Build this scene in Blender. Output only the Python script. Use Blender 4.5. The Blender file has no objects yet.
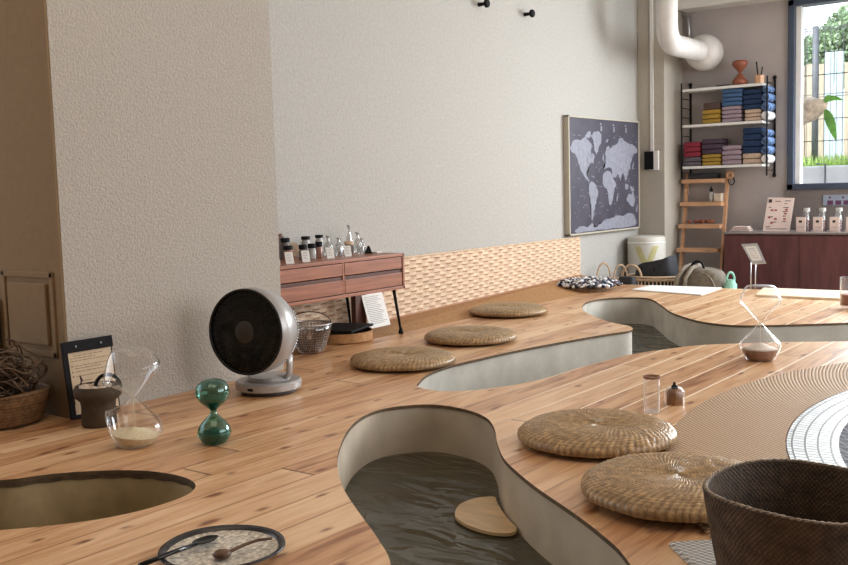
import bpy, bmesh, math, random
from mathutils import Vector, Matrix, noise
random.seed(4)
PI = math.pi
SC = bpy.context.scene; COL = SC.collection

# ------------------------------------------------------------------ camera
CW, CH, F = 848, 565, 981.59
YAW, PIT, ROL, EYE = .647981, .0945693, -.0278448, Vector((0, 0, .68))
cyw, syw = math.cos(YAW), math.sin(YAW)
FW = Vector((-syw*math.cos(PIT), cyw*math.cos(PIT), -math.sin(PIT)))
R0 = Vector((cyw, syw, 0)); U0 = R0.cross(FW)
RT = R0*math.cos(ROL) + U0*math.sin(ROL); UP = -R0*math.sin(ROL) + U0*math.cos(ROL)
cam = bpy.data.cameras.new('camera'); cob = bpy.data.objects.new('camera', cam); COL.objects.link(cob)
cob.matrix_world = Matrix(((RT.x, UP.x, -FW.x, 0), (RT.y, UP.y, -FW.y, 0), (RT.z, UP.z, -FW.z, .68), (0, 0, 0, 1)))
cam.sensor_width = 36; cam.lens = F*36/CW; cam.clip_start = .05; cam.clip_end = 200
SC.camera = cob

def at(px, py, ax, val):
    """survey helper: where a sight line from the camera meets a wall / the deck plane"""
    d = FW*F + RT*(px-CW/2) - UP*(py-CH/2)
    i = 'xyz'.index(ax)
    return EYE + d*((val-EYE[i])/d[i])

# ------------------------------------------------------------------ materials
def mat(name, col, rough=.6, metal=0, noise_s=0, noise_a=.15, bump=0, bump_s=60, spec=.5, stretch=None, attr=None, sheen=0):
    m = bpy.data.materials.new(name); m.use_nodes = True
    nt = m.node_tree; N = nt.nodes; L = nt.links; b = N['Principled BSDF']
    c = (*col, 1) if len(col) == 3 else col
    b.inputs['Base Color'].default_value = c; b.inputs['Roughness'].default_value = rough
    b.inputs['Metallic'].default_value = metal; b.inputs['Specular IOR Level'].default_value = spec
    tc = N.new('ShaderNodeTexCoord'); mp = N.new('ShaderNodeMapping'); L.new(tc.outputs['Object'], mp.inputs[0])
    if stretch: mp.inputs['Scale'].default_value = stretch
    out = None
    if noise_s:
        n = N.new('ShaderNodeTexNoise'); n.inputs['Scale'].default_value = noise_s; n.inputs['Detail'].default_value = 5
        L.new(mp.outputs[0], n.inputs['Vector'])
        r = N.new('ShaderNodeValToRGB'); r.color_ramp.elements[0].position = .3; r.color_ramp.elements[1].position = .7
        r.color_ramp.elements[0].color = (*[x*(1-noise_a) for x in c[:3]], 1)
        r.color_ramp.elements[1].color = (*[min(1, x*(1+noise_a)) for x in c[:3]], 1)
        L.new(n.outputs[0], r.inputs[0]); out = r.outputs[0]
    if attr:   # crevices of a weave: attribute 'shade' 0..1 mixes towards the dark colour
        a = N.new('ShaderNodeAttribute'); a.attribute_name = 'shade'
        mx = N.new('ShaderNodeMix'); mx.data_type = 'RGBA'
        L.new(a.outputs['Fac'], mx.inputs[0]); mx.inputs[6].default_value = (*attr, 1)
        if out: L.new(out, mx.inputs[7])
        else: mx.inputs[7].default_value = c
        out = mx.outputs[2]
    if out: L.new(out, b.inputs['Base Color'])
    if bump:
        n2 = N.new('ShaderNodeTexNoise'); n2.inputs['Scale'].default_value = bump_s; n2.inputs['Detail'].default_value = 3
        L.new(mp.outputs[0], n2.inputs['Vector'])
        bp = N.new('ShaderNodeBump'); bp.inputs['Strength'].default_value = bump; bp.inputs['Distance'].default_value = .004
        L.new(n2.outputs[0], bp.inputs['Height']); L.new(bp.outputs[0], b.inputs['Normal'])
    return m

def glass(name, tint=(1, 1, 1), edge=.75, col=(.95, .98, 1), base=.03, rough=.03):
    m = bpy.data.materials.new(name); m.use_nodes = True
    nt = m.node_tree; N = nt.nodes; L = nt.links; N.clear()
    o = N.new('ShaderNodeOutputMaterial'); t = N.new('ShaderNodeBsdfTransparent'); g = N.new('ShaderNodeBsdfGlossy')
    t.inputs[0].default_value = (*tint, 1); g.inputs[0].default_value = (*col, 1); g.inputs['Roughness'].default_value = rough
    lw = N.new('ShaderNodeLayerWeight'); lw.inputs[0].default_value = .5
    p = N.new('ShaderNodeMath'); p.operation = 'POWER'; p.inputs[1].default_value = 3.2
    ml = N.new('ShaderNodeMath'); ml.operation = 'MULTIPLY_ADD'; ml.inputs[1].default_value = edge; ml.inputs[2].default_value = base
    L.new(lw.outputs['Facing'], p.inputs[0]); L.new(p.outputs[0], ml.inputs[0])
    mx = N.new('ShaderNodeMixShader'); L.new(ml.outputs[0], mx.inputs[0]); L.new(t.outputs[0], mx.inputs[1]); L.new(g.outputs[0], mx.inputs[2])
    L.new(mx.outputs[0], o.inputs[0]); return m

def math_n(N, L, op, a, b=None, c=None):
    n = N.new('ShaderNodeMath'); n.operation = op
    for i, v in enumerate((a, b, c)):
        if v is None: continue
        if isinstance(v, (int, float)): n.inputs[i].default_value = v
        else: L.new(v, n.inputs[i])
    return n.outputs[0]

def wood_deck():
    m = bpy.data.materials.new('deck_wood'); m.use_nodes = True
    nt = m.node_tree; N = nt.nodes; L = nt.links; b = N['Principled BSDF']
    tc = N.new('ShaderNodeTexCoord'); sp = N.new('ShaderNodeSeparateXYZ'); L.new(tc.outputs['Object'], sp.inputs[0])
    W_ = .1075
    u = math_n(N, L, 'DIVIDE', math_n(N, L, 'ADD', sp.outputs[0], 1.086+W_*60), W_)
    idx = math_n(N, L, 'FLOOR', u); fr = math_n(N, L, 'FRACT', u)
    # board joints along y, shifted per row
    wn = N.new('ShaderNodeTexWhiteNoise'); wn.noise_dimensions = '1D'; L.new(idx, wn.inputs['W'])
    v = math_n(N, L, 'DIVIDE', math_n(N, L, 'ADD', sp.outputs[1], math_n(N, L, 'MULTIPLY', wn.outputs[0], 5.0)), 2.7)
    jd = math_n(N, L, 'FLOOR', v); jf = math_n(N, L, 'FRACT', v)
    wn2 = N.new('ShaderNodeTexWhiteNoise'); wn2.noise_dimensions = '2D'
    cb = N.new('ShaderNodeCombineXYZ'); L.new(idx, cb.inputs[0]); L.new(jd, cb.inputs[1]); L.new(cb.outputs[0], wn2.inputs['Vector'])
    # per-board offset of the grain
    off = N.new('ShaderNodeCombineXYZ'); L.new(math_n(N, L, 'MULTIPLY', wn2.outputs[0], 40.), off.inputs[2]); L.new(math_n(N, L, 'MULTIPLY', wn2.outputs[0], 17.), off.inputs[1])
    va = N.new('ShaderNodeVectorMath'); va.operation = 'ADD'; L.new(tc.outputs['Object'], va.inputs[0]); L.new(off.outputs[0], va.inputs[1])
    mp = N.new('ShaderNodeMapping'); mp.inputs['Scale'].default_value = (17, 1.9, 1); L.new(va.outputs[0], mp.inputs[0])
    g1 = N.new('ShaderNodeTexNoise'); g1.inputs['Scale'].default_value = 1.6; g1.inputs['Detail'].default_value = 7; g1.inputs['Distortion'].default_value = .9
    L.new(mp.outputs[0], g1.inputs['Vector'])
    mp2 = N.new('ShaderNodeMapping'); mp2.inputs['Scale'].default_value = (90, 4, 1); L.new(va.outputs[0], mp2.inputs[0])
    g2 = N.new('ShaderNodeTexNoise'); g2.inputs['Scale'].default_value = 1.5; g2.inputs['Detail'].default_value = 4; L.new(mp2.outputs[0], g2.inputs['Vector'])
    gr = math_n(N, L, 'ADD', math_n(N, L, 'MULTIPLY', g1.outputs[0], .72), math_n(N, L, 'MULTIPLY', g2.outputs[0], .28))
    gr = math_n(N, L, 'ADD', gr, math_n(N, L, 'MULTIPLY_ADD', wn2.outputs[0], .26, -.11))
    rp = N.new('ShaderNodeValToRGB'); e = rp.color_ramp.elements
    e[0].position = .26; e[0].color = (.30, .125, .05, 1); e[1].position = .72; e[1].color = (.80, .56, .35, 1)
    for p_, c_ in ((.38, (.55, .30, .15, 1)), (.52, (.69, .43, .235, 1))):
        x = rp.color_ramp.elements.new(p_); x.color = c_
    L.new(gr, rp.inputs[0])
    # knots
    mk = N.new('ShaderNodeMapping'); mk.inputs['Scale'].default_value = (13, 5.2, 1); L.new(va.outputs[0], mk.inputs[0])
    vo = N.new('ShaderNodeTexVoronoi'); vo.voronoi_dimensions = '2D'; vo.inputs['Scale'].default_value = 1.0; L.new(mk.outputs[0], vo.inputs['Vector'])
    rk = N.new('ShaderNodeValToRGB'); ek = rk.color_ramp.elements
    ek[0].position = .03; ek[0].color = (.9, .9, .9, 1); ek[1].position = .15; ek[1].color = (0, 0, 0, 1)
    L.new(math_n(N, L, 'ADD', vo.outputs['Distance'], math_n(N, L, 'MULTIPLY_ADD', g1.outputs[0], .3, -.15)), rk.inputs[0])
    rc = N.new('ShaderNodeSeparateColor'); L.new(vo.outputs['Color'], rc.inputs[0])
    kf = math_n(N, L, 'MULTIPLY', rk.outputs[0], math_n(N, L, 'GREATER_THAN', rc.outputs[0], .5))
    mx = N.new('ShaderNodeMix'); mx.data_type = 'RGBA'; L.new(kf, mx.inputs[0]); L.new(rp.outputs[0], mx.inputs[6]); mx.inputs[7].default_value = (.20, .06, .02, 1)
    # seam grooves: window glint painted pale toward mid-room, brown by the wall
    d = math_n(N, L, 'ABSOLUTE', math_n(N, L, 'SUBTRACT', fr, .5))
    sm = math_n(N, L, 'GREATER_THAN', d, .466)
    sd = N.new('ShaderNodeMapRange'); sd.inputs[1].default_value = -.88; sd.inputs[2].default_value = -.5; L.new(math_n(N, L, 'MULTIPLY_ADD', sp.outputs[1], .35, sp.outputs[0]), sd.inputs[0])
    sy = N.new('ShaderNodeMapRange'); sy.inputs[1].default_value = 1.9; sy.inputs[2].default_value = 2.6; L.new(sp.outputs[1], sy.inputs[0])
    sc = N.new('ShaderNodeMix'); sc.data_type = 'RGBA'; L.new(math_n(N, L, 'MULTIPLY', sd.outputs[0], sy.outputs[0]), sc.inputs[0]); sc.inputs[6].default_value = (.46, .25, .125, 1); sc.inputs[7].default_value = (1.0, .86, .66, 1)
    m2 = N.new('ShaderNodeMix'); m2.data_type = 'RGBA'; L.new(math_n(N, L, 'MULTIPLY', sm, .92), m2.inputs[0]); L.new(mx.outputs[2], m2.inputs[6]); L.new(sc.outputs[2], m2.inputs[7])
    je = math_n(N, L, 'LESS_THAN', jf, .003)
    m3 = N.new('ShaderNodeMix'); m3.data_type = 'RGBA'; L.new(math_n(N, L, 'MULTIPLY', je, .7), m3.inputs[0]); L.new(m2.outputs[2], m3.inputs[6]); m3.inputs[7].default_value = (.13, .06, .03, 1)
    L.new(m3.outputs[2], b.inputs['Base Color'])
    b.inputs['Roughness'].default_value = .33; b.inputs['Specular IOR Level'].default_value = .7
    bp = N.new('ShaderNodeBump'); bp.inputs['Strength'].default_value = .5; bp.inputs['Distance'].default_value = .002
    hh = math_n(N, L, 'SUBTRACT', math_n(N, L, 'MULTIPLY', g2.outputs[0], .25), sm)
    L.new(hh, bp.inputs['Height']); L.new(bp.outputs[0], b.inputs['Normal'])
    return m

def water_mat():
    m = bpy.data.materials.new('water'); m.use_nodes = True
    nt = m.node_tree; N = nt.nodes; L = nt.links; N.clear()
    o = N.new('ShaderNodeOutputMaterial'); t = N.new('ShaderNodeBsdfTransparent'); g = N.new('ShaderNodeBsdfGlossy'); df = N.new('ShaderNodeBsdfDiffuse')
    t.inputs[0].default_value = (.52, .50, .38, 1); g.inputs['Roughness'].default_value = .03; df.inputs[0].default_value = (.17, .165, .12, 1)
    tc = N.new('ShaderNodeTexCoord'); mp = N.new('ShaderNodeMapping'); mp.inputs['Scale'].default_value = (3.2, 7, 1); mp.inputs['Rotation'].default_value = (0, 0, .65)
    L.new(tc.outputs['Object'], mp.inputs[0])
    n = N.new('ShaderNodeTexNoise'); n.inputs['Scale'].default_value = 1.6; n.inputs['Detail'].default_value = 2.5; n.inputs['Distortion'].default_value = .6; L.new(mp.outputs[0], n.inputs['Vector'])
    bp = N.new('ShaderNodeBump'); bp.inputs['Strength'].default_value = .8; bp.inputs['Distance'].default_value = .03; L.new(n.outputs[0], bp.inputs['Height'])
    fr = N.new('ShaderNodeFresnel'); fr.inputs[0].default_value = 1.42; L.new(bp.outputs[0], fr.inputs['Normal']); L.new(bp.outputs[0], g.inputs['Normal'])
    a = N.new('ShaderNodeMixShader'); a.inputs[0].default_value = .42; L.new(t.outputs[0], a.inputs[1]); L.new(df.outputs[0], a.inputs[2])
    mx = N.new('ShaderNodeMixShader'); L.new(fr.outputs[0], mx.inputs[0]); L.new(a.outputs[0], mx.inputs[1]); L.new(g.outputs[0], mx.inputs[2])
    L.new(mx.outputs[0], o.inputs[0]); return m

def uv_brick(name, c1, c2, mortar, bw, rh, msize, rough=.3, bump=.4, offset=.5, angle=0):
    m = bpy.data.materials.new(name); m.use_nodes = True
    nt = m.node_tree; N = nt.nodes; L = nt.links; b = N['Principled BSDF']
    uv = N.new('ShaderNodeUVMap'); mp = N.new('ShaderNodeMapping'); mp.inputs['Rotation'].default_value = (0, 0, angle); L.new(uv.outputs[0], mp.inputs[0])
    br = N.new('ShaderNodeTexBrick'); br.offset = offset
    br.inputs['Color1'].default_value = (*c1, 1); br.inputs['Color2'].default_value = (*c2, 1); br.inputs['Mortar'].default_value = (*mortar, 1)
    br.inputs['Scale'].default_value = 1; br.inputs['Brick Width'].default_value = bw; br.inputs['Row Height'].default_value = rh
    br.inputs['Mortar Size'].default_value = msize; br.inputs['Mortar Smooth'].default_value = .3
    L.new(mp.outputs[0], br.inputs['Vector']); L.new(br.outputs['Color'], b.inputs['Base Color']); b.inputs['Roughness'].default_value = rough
    bp = N.new('ShaderNodeBump'); bp.invert = True; bp.inputs['Strength'].default_value = bump; bp.inputs['Distance'].default_value = .002
    L.new(br.outputs['Fac'], bp.inputs['Height']); L.new(bp.outputs[0], b.inputs['Normal'])
    return m

M = dict(
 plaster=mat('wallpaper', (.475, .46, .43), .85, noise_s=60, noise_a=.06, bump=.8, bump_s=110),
 plaster_near=mat('near_wallpaper', (.435, .40, .355), .85, noise_s=110, noise_a=.09, bump=.9, bump_s=130),  # darker, warmer wallpaper copy; shading difference put into the colour
 plaster_back=mat('back_plaster', (.47, .43, .42), .9, noise_s=8, noise_a=.04, bump=.2, bump_s=60),
 plaster_beige=mat('pillar_plaster', (.50, .46, .40), .9, noise_s=8, noise_a=.04, bump=.15, bump_s=60),
 plaster_warm_shade=mat('shadow_plaster', (.28, .195, .11), .9, noise_s=30, noise_a=.05, bump=.3, bump_s=95),
 ceiling=mat('ceiling_paint', (.66, .63, .60), .9, noise_s=5, noise_a=.03),
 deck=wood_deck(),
 deck_edge=mat('deck_cut_edge', (.13, .085, .045), .7, noise_s=40, noise_a=.3),
 cork=mat('cork', (.42, .23, .10), .7, noise_s=60, noise_a=.18, bump=.3, bump_s=200),
 pale_wood=mat('pale_board', (.78, .66, .49), .45, noise_s=5, noise_a=.08, stretch=(1, 12, 1)),
 cement=mat('cement', (.54, .465, .365), .75, noise_s=7, noise_a=.12, bump=.3, bump_s=25),
 cement_light=mat('cement_light', (.53, .50, .44), .75, noise_s=9, noise_a=.12, bump=.3, bump_s=25),
 cement_shaded=mat('cement_shaded', (.47, .36, .20), .8, noise_s=14, noise_a=.14, bump=.3, bump_s=25),  # dim warm lighting put into the cement colour as khaki
 water=water_mat(),
 concrete=mat('floor_concrete', (.32, .29, .26), .8, noise_s=3, noise_a=.1),
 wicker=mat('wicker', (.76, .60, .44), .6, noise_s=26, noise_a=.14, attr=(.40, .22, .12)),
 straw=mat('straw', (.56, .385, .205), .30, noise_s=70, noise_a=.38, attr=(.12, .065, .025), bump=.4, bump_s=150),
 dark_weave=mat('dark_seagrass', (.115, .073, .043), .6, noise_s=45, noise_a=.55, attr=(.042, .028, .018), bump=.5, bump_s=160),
 rim_weave=mat('seagrass_rim', (.34, .27, .20), .6, noise_s=120, noise_a=.5, bump=.4, bump_s=200),
 brown_weave=mat('brown_weave', (.25, .14, .06), .6, noise_s=60, noise_a=.4, attr=(.06, .03, .012), bump=.5, bump_s=160),
 vine=mat('vine', (.13, .08, .045), .6, noise_s=40, noise_a=.5),
 tan_weave=mat('tan_weave', (.62, .46, .32), .6, noise_s=60, noise_a=.2),
 teak=mat('teak', (.34, .145, .09), .38, noise_s=5, noise_a=.22, stretch=(3, 1, 14)),
 teak_dark=mat('teak_dark', (.12, .05, .035), .5, noise_s=5, noise_a=.2, stretch=(3, 1, 14)),
 mahogany=mat('mahogany', (.13, .045, .045), .5, noise_s=4, noise_a=.25, stretch=(6, 6, 1)),
 counter=mat('counter_top', (.27, .23, .22), .35, noise_s=20, noise_a=.08),
 ladder=mat('ladder_wood', (.62, .37, .22), .5, noise_s=10, noise_a=.12, stretch=(1, 4, 4)),
 black=mat('black_metal', (.012, .012, .014), .6, spec=.2, noise_s=20, noise_a=.1),
 black_gloss=mat('black_gloss', (.008, .008, .009), .12, noise_s=20, noise_a=.1),
 fan_dark=mat('fan_dark', (.007, .007, .007), .35, noise_s=20, noise_a=.1),
 fan_hub=mat('fan_hub', (.045, .04, .037), .4, noise_s=20, noise_a=.1),
 silver=mat('silver_paint', (.44, .43, .425), .32, metal=.35, noise_s=4, noise_a=.03),
 steel=mat('steel', (.55, .55, .56), .3, metal=.8, noise_s=30, noise_a=.05),
 white=mat('white_paint', (.80, .79, .76), .4, noise_s=6, noise_a=.03),
 duct=mat('duct_wrap', (.66, .63, .60), .5, noise_s=14, noise_a=.05, bump=.2, bump_s=30),
 paper=mat('paper', (.80, .79, .76), .8, noise_s=30, noise_a=.03),
 cream=mat('cream_paper', (.66, .55, .40), .8, noise_s=30, noise_a=.04),
 pink_paper=mat('pink_paper', (.74, .60, .55), .8, noise_s=30, noise_a=.04),
 ink=mat('ink', (.06, .045, .045), .8, noise_s=30, noise_a=.1),
 ink_faint=mat('faint_ink', (.38, .36, .34), .8, noise_s=30, noise_a=.1),
 ink_tan=mat('tan_ink', (.30, .22, .15), .8, noise_s=30, noise_a=.1),
 ink_red=mat('red_ink', (.38, .10, .09), .8, noise_s=30, noise_a=.1),
 clear=glass('clear_glass'),
 clear_edge=glass('clear_glass_strong', edge=1.0, base=.03, rough=.05),
 clear_bright=glass('bright_edged_glass', edge=1.0, base=.05, rough=.32),
 green_glass=glass('green_glass', tint=(.38, .60, .53), edge=.8, col=(.6, .8, .77), base=.12, rough=.05),
 wire=glass('lens_glass', tint=(.75, .72, .70), edge=.6, base=.10),
 pane=glass('window_pane', edge=.4, base=.04),
 green_sand=mat('green_sand', (.04, .17, .13), .5, noise_s=60, noise_a=.2),
 sand=mat('sand', (.62, .53, .36), .9, noise_s=200, noise_a=.15),
 sand_white=mat('pale_sand', (.70, .62, .54), .9, noise_s=200, noise_a=.12),
 sand_brown=mat('brown_sand', (.27, .15, .10), .8, noise_s=200, noise_a=.2),
 amber=mat('amber', (.22, .10, .035), .3, noise_s=20, noise_a=.3),
 terracotta=mat('terracotta', (.27, .09, .05), .45, noise_s=20, noise_a=.15),
 pot=mat('felt_brown', (.075, .05, .03), .75, noise_s=40, noise_a=.25, bump=.3, bump_s=120),
 stone=mat('pale_stone', (.62, .52, .42), .6, noise_s=60, noise_a=.2),
 purple=mat('purple_cord', (.10, .05, .10), .6, noise_s=40, noise_a=.2),
 glaze=mat('speckled_glaze', (.62, .57, .49), .25, noise_s=110, noise_a=.5),
 glaze_dark=mat('dark_glaze', (.03, .028, .032), .25, noise_s=30, noise_a=.2),
 twig=mat('twig_wood', (.12, .06, .03), .5, noise_s=30, noise_a=.3),
 foot_disc=mat('wet_wood', (.62, .45, .26), .35, noise_s=8, noise_a=.2, stretch=(1, 5, 1)),
 navy_map=mat('map_sea', (.075, .070, .095), .45, noise_s=9, noise_a=.18),
 land=mat('map_land', (.28, .285, .34), .5, noise_s=30, noise_a=.14),
 canvas_edge=mat('canvas_edge', (.50, .46, .38), .8, noise_s=20, noise_a=.05),
 frame_grey=mat('window_frame', (.065, .085, .13), .4, noise_s=20, noise_a=.1),
 yellow=mat('yellow_mark', (.58, .54, .28), .6, noise_s=20, noise_a=.1),
 tank=mat('tank_plastic', (.66, .64, .58), .45, noise_s=6, noise_a=.04),
 bag=mat('dark_bag', (.035, .035, .042), .7, noise_s=30, noise_a=.3, bump=.3, bump_s=50),
 olive=mat('olive_bag', (.19, .16, .125), .8, noise_s=40, noise_a=.25, bump=.3, bump_s=60),
 strap=mat('strap', (.30, .26, .21), .8, noise_s=40, noise_a=.2),
 mint=mat('mint', (.32, .60, .50), .4, noise_s=20, noise_a=.06),
 liquid=mat('red_liquid', (.28, .07, .06), .3, noise_s=20, noise_a=.1),
 leaf=mat('leaf', (.16, .42, .06), .5, noise_s=15, noise_a=.3),
 leaf2=mat('tree_leaf', (.34, .45, .27), .6, noise_s=6, noise_a=.5),
 grass=mat('grass', (.36, .50, .14), .7, noise_s=8, noise_a=.4),
 nest=mat('driftwood', (.60, .48, .36), .8, noise_s=25, noise_a=.35, bump=.5, bump_s=60),
 bamboo=mat('tan_fence', (.58, .48, .36), .7, noise_s=8, noise_a=.2, stretch=(10, 1, 1)),
 blue_fence=mat('pale_blue_fence', (.55, .64, .66), .6, noise_s=8, noise_a=.1, stretch=(10, 1, 1)),
 kerb=mat('white_kerb', (.95, .95, .93), .7, noise_s=5, noise_a=.08),
 fence_grey=mat('fence_wire', (.16, .17, .18), .5, noise_s=20, noise_a=.1),
 sign_blue=mat('sign_blue', (.36, .42, .52), .5, noise_s=20, noise_a=.1),
 plum=mat('plum_ink', (.15, .06, .13), .6, noise_s=20, noise_a=.1),
)
for k, c in dict(mustard=(.40, .26, .05), brown_t=(.11, .07, .06), mauve=(.36, .28, .33), blue=(.07, .14, .27), navy=(.02, .045, .11),
                 beige=(.55, .42, .33), red=(.28, .035, .06), plum_t=(.09, .06, .09), greyt=(.14, .12, .14), patt=(.12, .19, .34), whitet=(.72, .72, .72)).items():
    M[k] = mat('towel_'+k, c, .95, noise_s=60 if k != 'patt' else 35, noise_a=.2 if k != 'patt' else .8, bump=.3, bump_s=150)

def fabric_mat(name, c1, c2, k=290):
    """rope rows of the mat: UV = (arc length, radius)"""
    m = bpy.data.materials.new(name); m.use_nodes = True
    nt = m.node_tree; N = nt.nodes; L = nt.links; b = N['Principled BSDF']; b.inputs['Roughness'].default_value = .6
    uv = N.new('ShaderNodeUVMap'); sp = N.new('ShaderNodeSeparateXYZ'); L.new(uv.outputs[0], sp.inputs[0])
    dg = math_n(N, L, 'ADD', math_n(N, L, 'MULTIPLY', sp.outputs[1], .8), math_n(N, L, 'MULTIPLY', sp.outputs[0], .6))
    row = math_n(N, L, 'ABSOLUTE', math_n(N, L, 'SINE', math_n(N, L, 'MULTIPLY', dg, k)))
    ri = math_n(N, L, 'FLOOR', math_n(N, L, 'DIVIDE', math_n(N, L, 'MULTIPLY', dg, k), PI))
    tw = math_n(N, L, 'ABSOLUTE', math_n(N, L, 'SINE', math_n(N, L, 'ADD', math_n(N, L, 'MULTIPLY', sp.outputs[0], k*1.3), math_n(N, L, 'MULTIPLY', ri, 1.57))))
    h = math_n(N, L, 'MULTIPLY', math_n(N, L, 'POWER', row, .6), math_n(N, L, 'MULTIPLY_ADD', tw, .6, .4))
    mx = N.new('ShaderNodeMix'); mx.data_type = 'RGBA'; L.new(h, mx.inputs[0]); mx.inputs[6].default_value = (*c2, 1); mx.inputs[7].default_value = (*c1, 1)
    L.new(mx.outputs[2], b.inputs['Base Color'])
    bp = N.new('ShaderNodeBump'); bp.inputs['Strength'].default_value = .8; bp.inputs['Distance'].default_value = .004; L.new(h, bp.inputs['Height']); L.new(bp.outputs[0], b.inputs['Normal'])
    return m
M['mat_tan'] = fabric_mat('mat_tan', (.66, .45, .265), (.16, .09, .045))
M['mat_grey'] = fabric_mat('mat_grey', (.78, .77, .74), (.16, .15, .14), 290)
M['tile_white'] = uv_brick('white_mosaic', (.74, .79, .82), (.52, .56, .59), (.05, .045, .04), .027, .031, .0030, .45)
M['tile_blue'] = uv_brick('blue_mosaic', (.09, .10, .13), (.14, .15, .18), (.34, .35, .37), .04, .04, .003, .9, offset=0, angle=.5)

# ------------------------------------------------------------------ mesh helpers
def build(name, bm, m, parent=None, smooth=False, loc=None, autosm=None):
    bmesh.ops.recalc_face_normals(bm, faces=bm.faces)
    me = bpy.data.meshes.new(name); bm.to_mesh(me); bm.free()
    me.materials.append(M[m] if isinstance(m, str) else m)
    if smooth:
        for p in me.polygons: p.use_smooth = True
        if autosm:
            try: me.set_sharp_from_angle(angle=autosm)
            except Exception: pass
    o = bpy.data.objects.new(name, me); COL.objects.link(o)
    if parent: o.parent = parent
    if loc is not None: o.location = loc
    return o
def thing(name, label, cat, loc=(0, 0, 0), rz=0, group=None):
    o = bpy.data.objects.new(name, None); COL.objects.link(o); o.empty_display_size = .05
    o.location = loc; o.rotation_euler = (0, 0, rz); o['label'] = label; o['category'] = cat
    if group: o['group'] = group
    return o
def tag(o, label, cat, group=None, kind=None):
    o['label'] = label; o['category'] = cat
    if group: o['group'] = group
    if kind: o['kind'] = kind
    return o
def struct(o, label=None):
    o['kind'] = 'structure'
    if label: o['label'] = label
    return o
def dup(root, loc, rz, label, group=None, scale=None):
    r = root.copy(); COL.objects.link(r); r.location = loc; r.rotation_euler = (0, 0, rz); r['label'] = label
    if group: r['group'] = group
    if scale: r.scale = scale
    for ch in list(root.children):
        c = ch.copy(); COL.objects.link(c); c.parent = r
        for g in ch.children:
            d = g.copy(); COL.objects.link(d); d.parent = c
    return r
def box(bm, a, b, bev=0, mtx=None):
    r = bmesh.ops.create_cube(bm, size=1)
    s = [abs(b[i]-a[i]) for i in range(3)]; c = [(a[i]+b[i])/2 for i in range(3)]
    vs = r['verts']
    bmesh.ops.scale(bm, vec=s, verts=vs); bmesh.ops.translate(bm, vec=c, verts=vs)
    if bev:
        es = list({e for v in vs for e in v.link_edges})
        q = bmesh.ops.bevel(bm, geom=es, offset=bev, segments=2, affect='EDGES', profile=.6)
        vs = list({v for f in q['faces'] for v in f.verts} | {v for v in vs if v.is_valid})
    if mtx: bmesh.ops.transform(bm, matrix=mtx, verts=vs)
    return vs
def bx(a, b, bev=0, mtx=None):
    bm = bmesh.new(); box(bm, a, b, bev, mtx); return bm
def lathe(bm, prof, n=32, c=(0, 0, 0), fn=None, cap=True):
    rings = []
    for r, z in prof:
        ring = []
        for i in range(n):
            a = 2*PI*i/n; x, y, zz = r*math.cos(a), r*math.sin(a), z
            if fn: x, y, zz = fn(x, y, zz, r, a)
            ring.append(bm.verts.new((c[0]+x, c[1]+y, c[2]+zz)))
        rings.append(ring)
    for k in range(len(rings)-1):
        for i in range(n):
            j = (i+1) % n; bm.faces.new((rings[k][i], rings[k][j], rings[k+1][j], rings[k+1][i]))
    if cap:
        if prof[0][0] > 1e-4: bm.faces.new(rings[0][::-1])
        if prof[-1][0] > 1e-4: bm.faces.new(rings[-1])
    return rings
def lat(prof, n=32, c=(0, 0, 0), fn=None, cap=True):
    bm = bmesh.new(); lathe(bm, prof, n, c, fn, cap); return bm
def tube(bm, pts, r, n=8, closed=False, taper=None):
    pts = [Vector(p) for p in pts]; rings = []; up = None; N_ = len(pts)
    for i, p in enumerate(pts):
        if closed: t = pts[(i+1) % N_]-pts[i-1]
        else: t = pts[min(i+1, N_-1)]-pts[max(i-1, 0)]
        t.normalize()
        if up is None: up = Vector((0, 0, 1)) if abs(t.z) < .9 else Vector((1, 0, 0))
        s = t.cross(up)
        if s.length < 1e-5: s = t.cross(Vector((.3, 1, .2)))
        s.normalize(); up = s.cross(t).normalized()
        rr = r if not taper else r*(1+(taper-1)*i/(N_-1))
        rings.append([bm.verts.new(p+rr*(math.cos(2*PI*k/n)*s+math.sin(2*PI*k/n)*up)) for k in range(n)])
    for i in range(N_ if closed else N_-1):
        a, b = rings[i], rings[(i+1) % N_]
        for k in range(n): bm.faces.new((a[k], a[(k+1) % n], b[(k+1) % n], b[k]))
    if not closed: bm.faces.new(rings[0][::-1]); bm.faces.new(rings[-1])
def tb(pts, r, n=8, closed=False, taper=None):
    bm = bmesh.new(); tube(bm, pts, r, n, closed, taper); return bm
def prism(bm, poly, z0, z1):
    a = [bm.verts.new((p[0], p[1], z0)) for p in poly]; b = [bm.verts.new((p[0], p[1], z1)) for p in poly]
    bm.faces.new(a[::-1]); bm.faces.new(b)
    for i in range(len(poly)):
        j = (i+1) % len(poly); bm.faces.new((a[i], a[j], b[j], b[i]))
def spline(pts, k=6, closed=True):
    out = []; n = len(pts); P = [Vector((p[0], p[1])) for p in pts]
    for i in range(n if closed else n-1):
        if closed: p0, p1, p2, p3 = P[i-1], P[i], P[(i+1) % n], P[(i+2) % n]
        else: p0, p1, p2, p3 = P[max(i-1, 0)], P[i], P[i+1], P[min(i+2, n-1)]
        for s in range(k):
            t = s/k
            out.append(.5*((2*p1)+(p2-p0)*t+(2*p0-5*p1+4*p2-p3)*t*t+(3*p1-p0-3*p2+p3)*t*t*t))
    if not closed: out.append(P[-1])
    return out
def area(poly): return sum(poly[i-1].x*poly[i].y-poly[i].x*poly[i-1].y for i in range(len(poly)))/2
def offset(poly, d):
    s = 1 if area(poly) > 0 else -1; out = []; n = len(poly)
    for i in range(n):
        t = (poly[(i+1) % n]-poly[i-1]).normalized(); out.append(poly[i]+Vector((t.y, -t.x))*d*s)
    return out
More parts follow.
